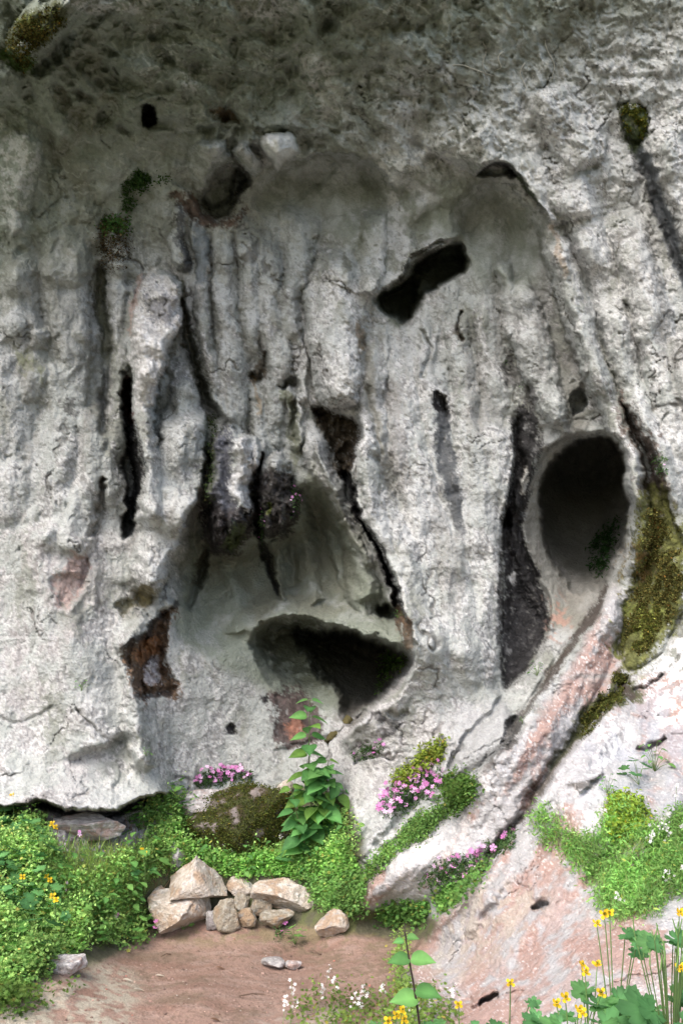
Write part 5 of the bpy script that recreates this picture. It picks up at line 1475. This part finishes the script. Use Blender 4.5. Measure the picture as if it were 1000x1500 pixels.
celandine('celandine with flowers low at the bottom right of the slab', (840, 1640), 2.35, [(827,1462),(814,1470),(852,1484),(880,1455),(846,1478)], [(790,1492,.06),(822,1500,.07),(870,1470,.085),(900,1462,.08),(905,1490,.09),(845,1512,.08),(880,1500,.08)])
celandine('tall celandine with two flowers against the middle of the slab', (865, 1660), 2.45, [(851,1413),(874,1413),(856,1424)], [(860,1448,.06),(840,1490,.06)])
celandine('celandine with flowers over the lower edge of the green mat', (905, 1660), 2.6, [(892,1337),(873,1353),(884,1340)], [(915,1368,.07),(932,1380,.065),(925,1395,.05)])
celandine('celandine with one flower and seed stalks at the right edge', (985, 1640), 2.3, [(994,1337),(996,1418),(918,1480)], [(985,1375,.07),(965,1382,.06),(960,1480,.10),(990,1460,.10),(940,1500,.10),(1005,1500,.1),(975,1505,.1)], 34)
celandine('celandine with a single flower left of the cracked slab edge', (745, 1640), 2.5, [(747,1440)], [(775,1470,.035),(735,1505,.05)])
celandine('small celandine flower under the crack in the slab', (675, 1640), 2.7, [(671,1472)], [(650,1500,.04),(690,1500,.03)])
celandine('celandine with a bunch of flowers at the bottom edge left of the sapling', (575, 1640), 2.5, [(588,1480),(580,1488),(568,1496),(590,1494)], [(560,1508,.05),(625,1506,.07),(610,1515,.06)])
LT = 4.9
for lab, fx_, fy_, tt_ in (('celandine flower in the middle of the left bank', 78, 1313, 5.3), ('celandine flower above the others in the left bank', 69, 1284, 5.5), ('pale celandine flower near the left edge', 33, 1285, 5.4),
                     ('celandine flower beside the ledge rock', 77, 1207, 6.0), ('celandine flower against the left foot of the cliff', 18, 1166, 6.1), ('tiny celandine flower above the stone heap', 209, 1246, 6.1)):
    celandine(lab, (fx_ + 4, fy_ + 60), tt_, [(fx_, fy_), (fx_ + 4, fy_ + 5)] if fx_ > 60 else [(fx_, fy_)], [(fx_ - 6, fy_ + 32, .06), (fx_ + 12, fy_ + 28, .06)], 0, .05, .022, 'small_celandine')
def sapling():
    t = 2.6; foot = at(628, 1620, t)
    root = thing('sapling', 'slender dark stemmed sapling with rounded leaves at the bottom edge', 'plant', foot)
    st = [(628, 1620), (614, 1500), (605, 1440), (598, 1400), (592, 1360)]
    b = Buf(); tube(b, [at(x, y, t) - foot for x, y in catmull(st, False, 4)], .0036, .0016, (.045, .03, .028), 7); b.build('stem', M_STEM, root, True)
    for x, y, dx, s in ((600,1404,-1,.052),(601,1404,1,.058),(608,1450,1,.062),(611,1462,-1,.066),(593,1378,-1,.026),(594,1372,1,.028),(616,1508,1,.06),(618,1512,-1,.05)):
        d = V3(dx, -.35, random.uniform(-.12, .12)); p = at(x, y, t) - foot
        link_mesh('leaf', random.choice(L_BIG[:2]), root, mat4(p + d.normalized() * .006, frame(d, (0, -.7, .8), random.uniform(-.2, .2)), s))
sapling()
# white sprigs: thin stalks with tiny pale blossoms
def sprig(px, py, h, label, group, t=None):
    foot = surf(px, py) if t is None else at(px, py, t)
    root = thing('white_sprig', label, 'plant', foot, group)
    b = Buf(); tip = V3(random.uniform(-.3, .3) * h, -.1 * h, h)
    tube(b, [(0, 0, 0), tip * .5 + V3(0, 0, .05 * h), tip], .0013, .0008, (.15, .22, .08), 4); b.build('stem', M_STEM, root)
    for k in range(9):
        p = tip * random.uniform(.6, 1.03) + V3(random.gauss(0, .01), random.gauss(0, .01), 0)
        link_mesh('flower', PALE, root, mat4(p, Matrix(rand_frames(1, .6, (0, -.6, .6))[0].tolist()), random.uniform(.005, .009)))
for k in range(22):
    p, n, x, y = sample_poly(MAT_R, 1); sprig(x[0], y[0], random.uniform(.10, .18), 'thin stalk of tiny white blossoms on the right hand mat', 'white stalks on the right hand mat')
for k in range(12):
    p, n, x, y = sample_poly([(430,1470),(560,1460),(680,1470),(680,1520),(430,1520)], 1); sprig(x[0], y[0], random.uniform(.10, .2), 'thin stalk of tiny white blossoms by the bottom edge of the path', 'white stalks at the bottom edge')
for k in range(10):
    p, n, x, y = sample_poly([(300,1225),(440,1225),(440,1270),(300,1270)], 1); sprig(x[0], y[0], random.uniform(.08, .14), 'thin stalk of tiny white blossoms in front of the mossy boulder', 'white stalks in front of the mossy boulder')
# dry roots hanging over the upper right wall
for k, (a, b_, lb) in enumerate((((706,60),(712,120),'dry pale root hanging on the upper wall'), ((660,95),(718,110),'dry root lying across the upper wall'), ((764,95),(766,135),'short dry root above the upper slit'), ((735,80),(726,105),'small bent dry root on the upper wall'), ((800,60),(812,120),'thin dry root at the upper right wall'))):
    B = Buf(); pts = []
    for i in range(9):
        f = i / 8; pts.append(surf(a[0] + (b_[0] - a[0]) * f + 4 * math.sin(f * 7 + k), a[1] + (b_[1] - a[1]) * f + 3 * math.cos(f * 5 + k), 0) + V3(0, -.012, 0))
    tube(B, pts, .005, .0025, (.34, .33, .28), 5); o = B.build('dry_root', M_STEM, None, True); o['label'] = lb; o['category'] = 'root'
for k, (px, py, lb) in enumerate(((180, 1438, 'pale dry leaf lying on the left part of the path'), (196, 1452, 'second pale dry leaf just below the first on the path'), (316, 1420, 'brown curled leaf lying in the middle of the path'), (228, 1432, 'small light leaf on the path right of the two pale ones'), (308, 1496, 'dry reddish leaf at the bottom edge of the path'))):
    o = link_mesh('dry_leaf', leaf_mesh(T_LANCE, ((.55, .5, .42), (.2, .12, .08))[k in (2, 4)], 'dry'), None, mat4(surf(px, py, .012), frame((1, .5 * math.sin(k * 3), .1), (.1, -.2, 1)), .05)); o['label'] = lb; o['category'] = 'leaf'
for k, (px, py, lb) in enumerate(((350, 1462, 'thin dry twig on the path near its bottom'), (470, 1400, 'short dark twig on the path beside the small stones'), (250, 1400, 'dark twig on the path in front of the big cream boulder'))):
    b = Buf(); p0 = surf(px, py, .008); d = V3(math.cos(k * 2.2), math.sin(k * 2.2) * .6, .05) * .13
    tube(b, [p0, p0 + d * .5 + V3(0, .012, .006), p0 + d], .004, .002, (.12, .08, .06), 5); o = b.build('twig', M_STEM); o['label'] = lb; o['category'] = 'twig'
# leaf litter and grit on the path
p, n, x, y = sample_poly([(160,1425),(300,1375),(560,1390),(600,1440),(560,1500),(150,1500)], 260)
B = Buf(); B.many(T_TINY, p + np.array([0, 0, .004]), rand_frames(len(p), .4, (0, 0, 1)), rng.uniform(.005, .013, len(p)) ,
    np.where(rng.random((len(p), 1)) < .45, np.array([[.38, .33, .28]]), np.array([[.12, .07, .05]])))
o = B.build('leaf_litter', M_STEM); o['kind'] = 'stuff'; o['label'] = 'dry leaf bits and grit on the path'
v_, f_ = stone_shape(77, None, 6, 3, .05)
p, n, x, y = sample_poly([(60,1440),(200,1400),(420,1366),(600,1390),(620,1430),(560,1510),(60,1510)], 170)
B = Buf(); B.many((v_ * .5, f_), p, rand_frames(len(p), .5, (0, 0, 1)), rng.uniform(.004, .016, len(p)), greens(len(p), (.20, .14, .115), .3, .1))
o = B.build('gravel', M_STONE); o['kind'] = 'stuff'; o['label'] = 'small pebbles pressed into the trodden earth'

# ground reaching far out behind and beside the photographer
def far_ground():
    n = 60; r_ = [0.0] + [1.2 * 1.13 ** i for i in range(40)]
    v = []; f = []
    for i, rr in enumerate(r_):
        for k in range(n):
            a = 2 * math.pi * k / n; x_, y_ = rr * math.cos(a), rr * math.sin(a)
            v.append((x_, y_, -.10 + (.10 * math.sin(x_ * .3) * math.cos(y_ * .23) if rr > 6 else 0) - .15 * sm(3, 6, rr)))
    for i in range(len(r_) - 1):
        for k in range(n): f.append((i * n + k, i * n + (k + 1) % n, (i + 1) * n + (k + 1) % n, (i + 1) * n + k))
    b = Buf(); b.add(v, f, (.12, .12, .06)); o = b.build('ground', M_SOIL, None, True); o['kind'] = 'structure'; o['label'] = 'open ground in front of the cliff'
far_ground()
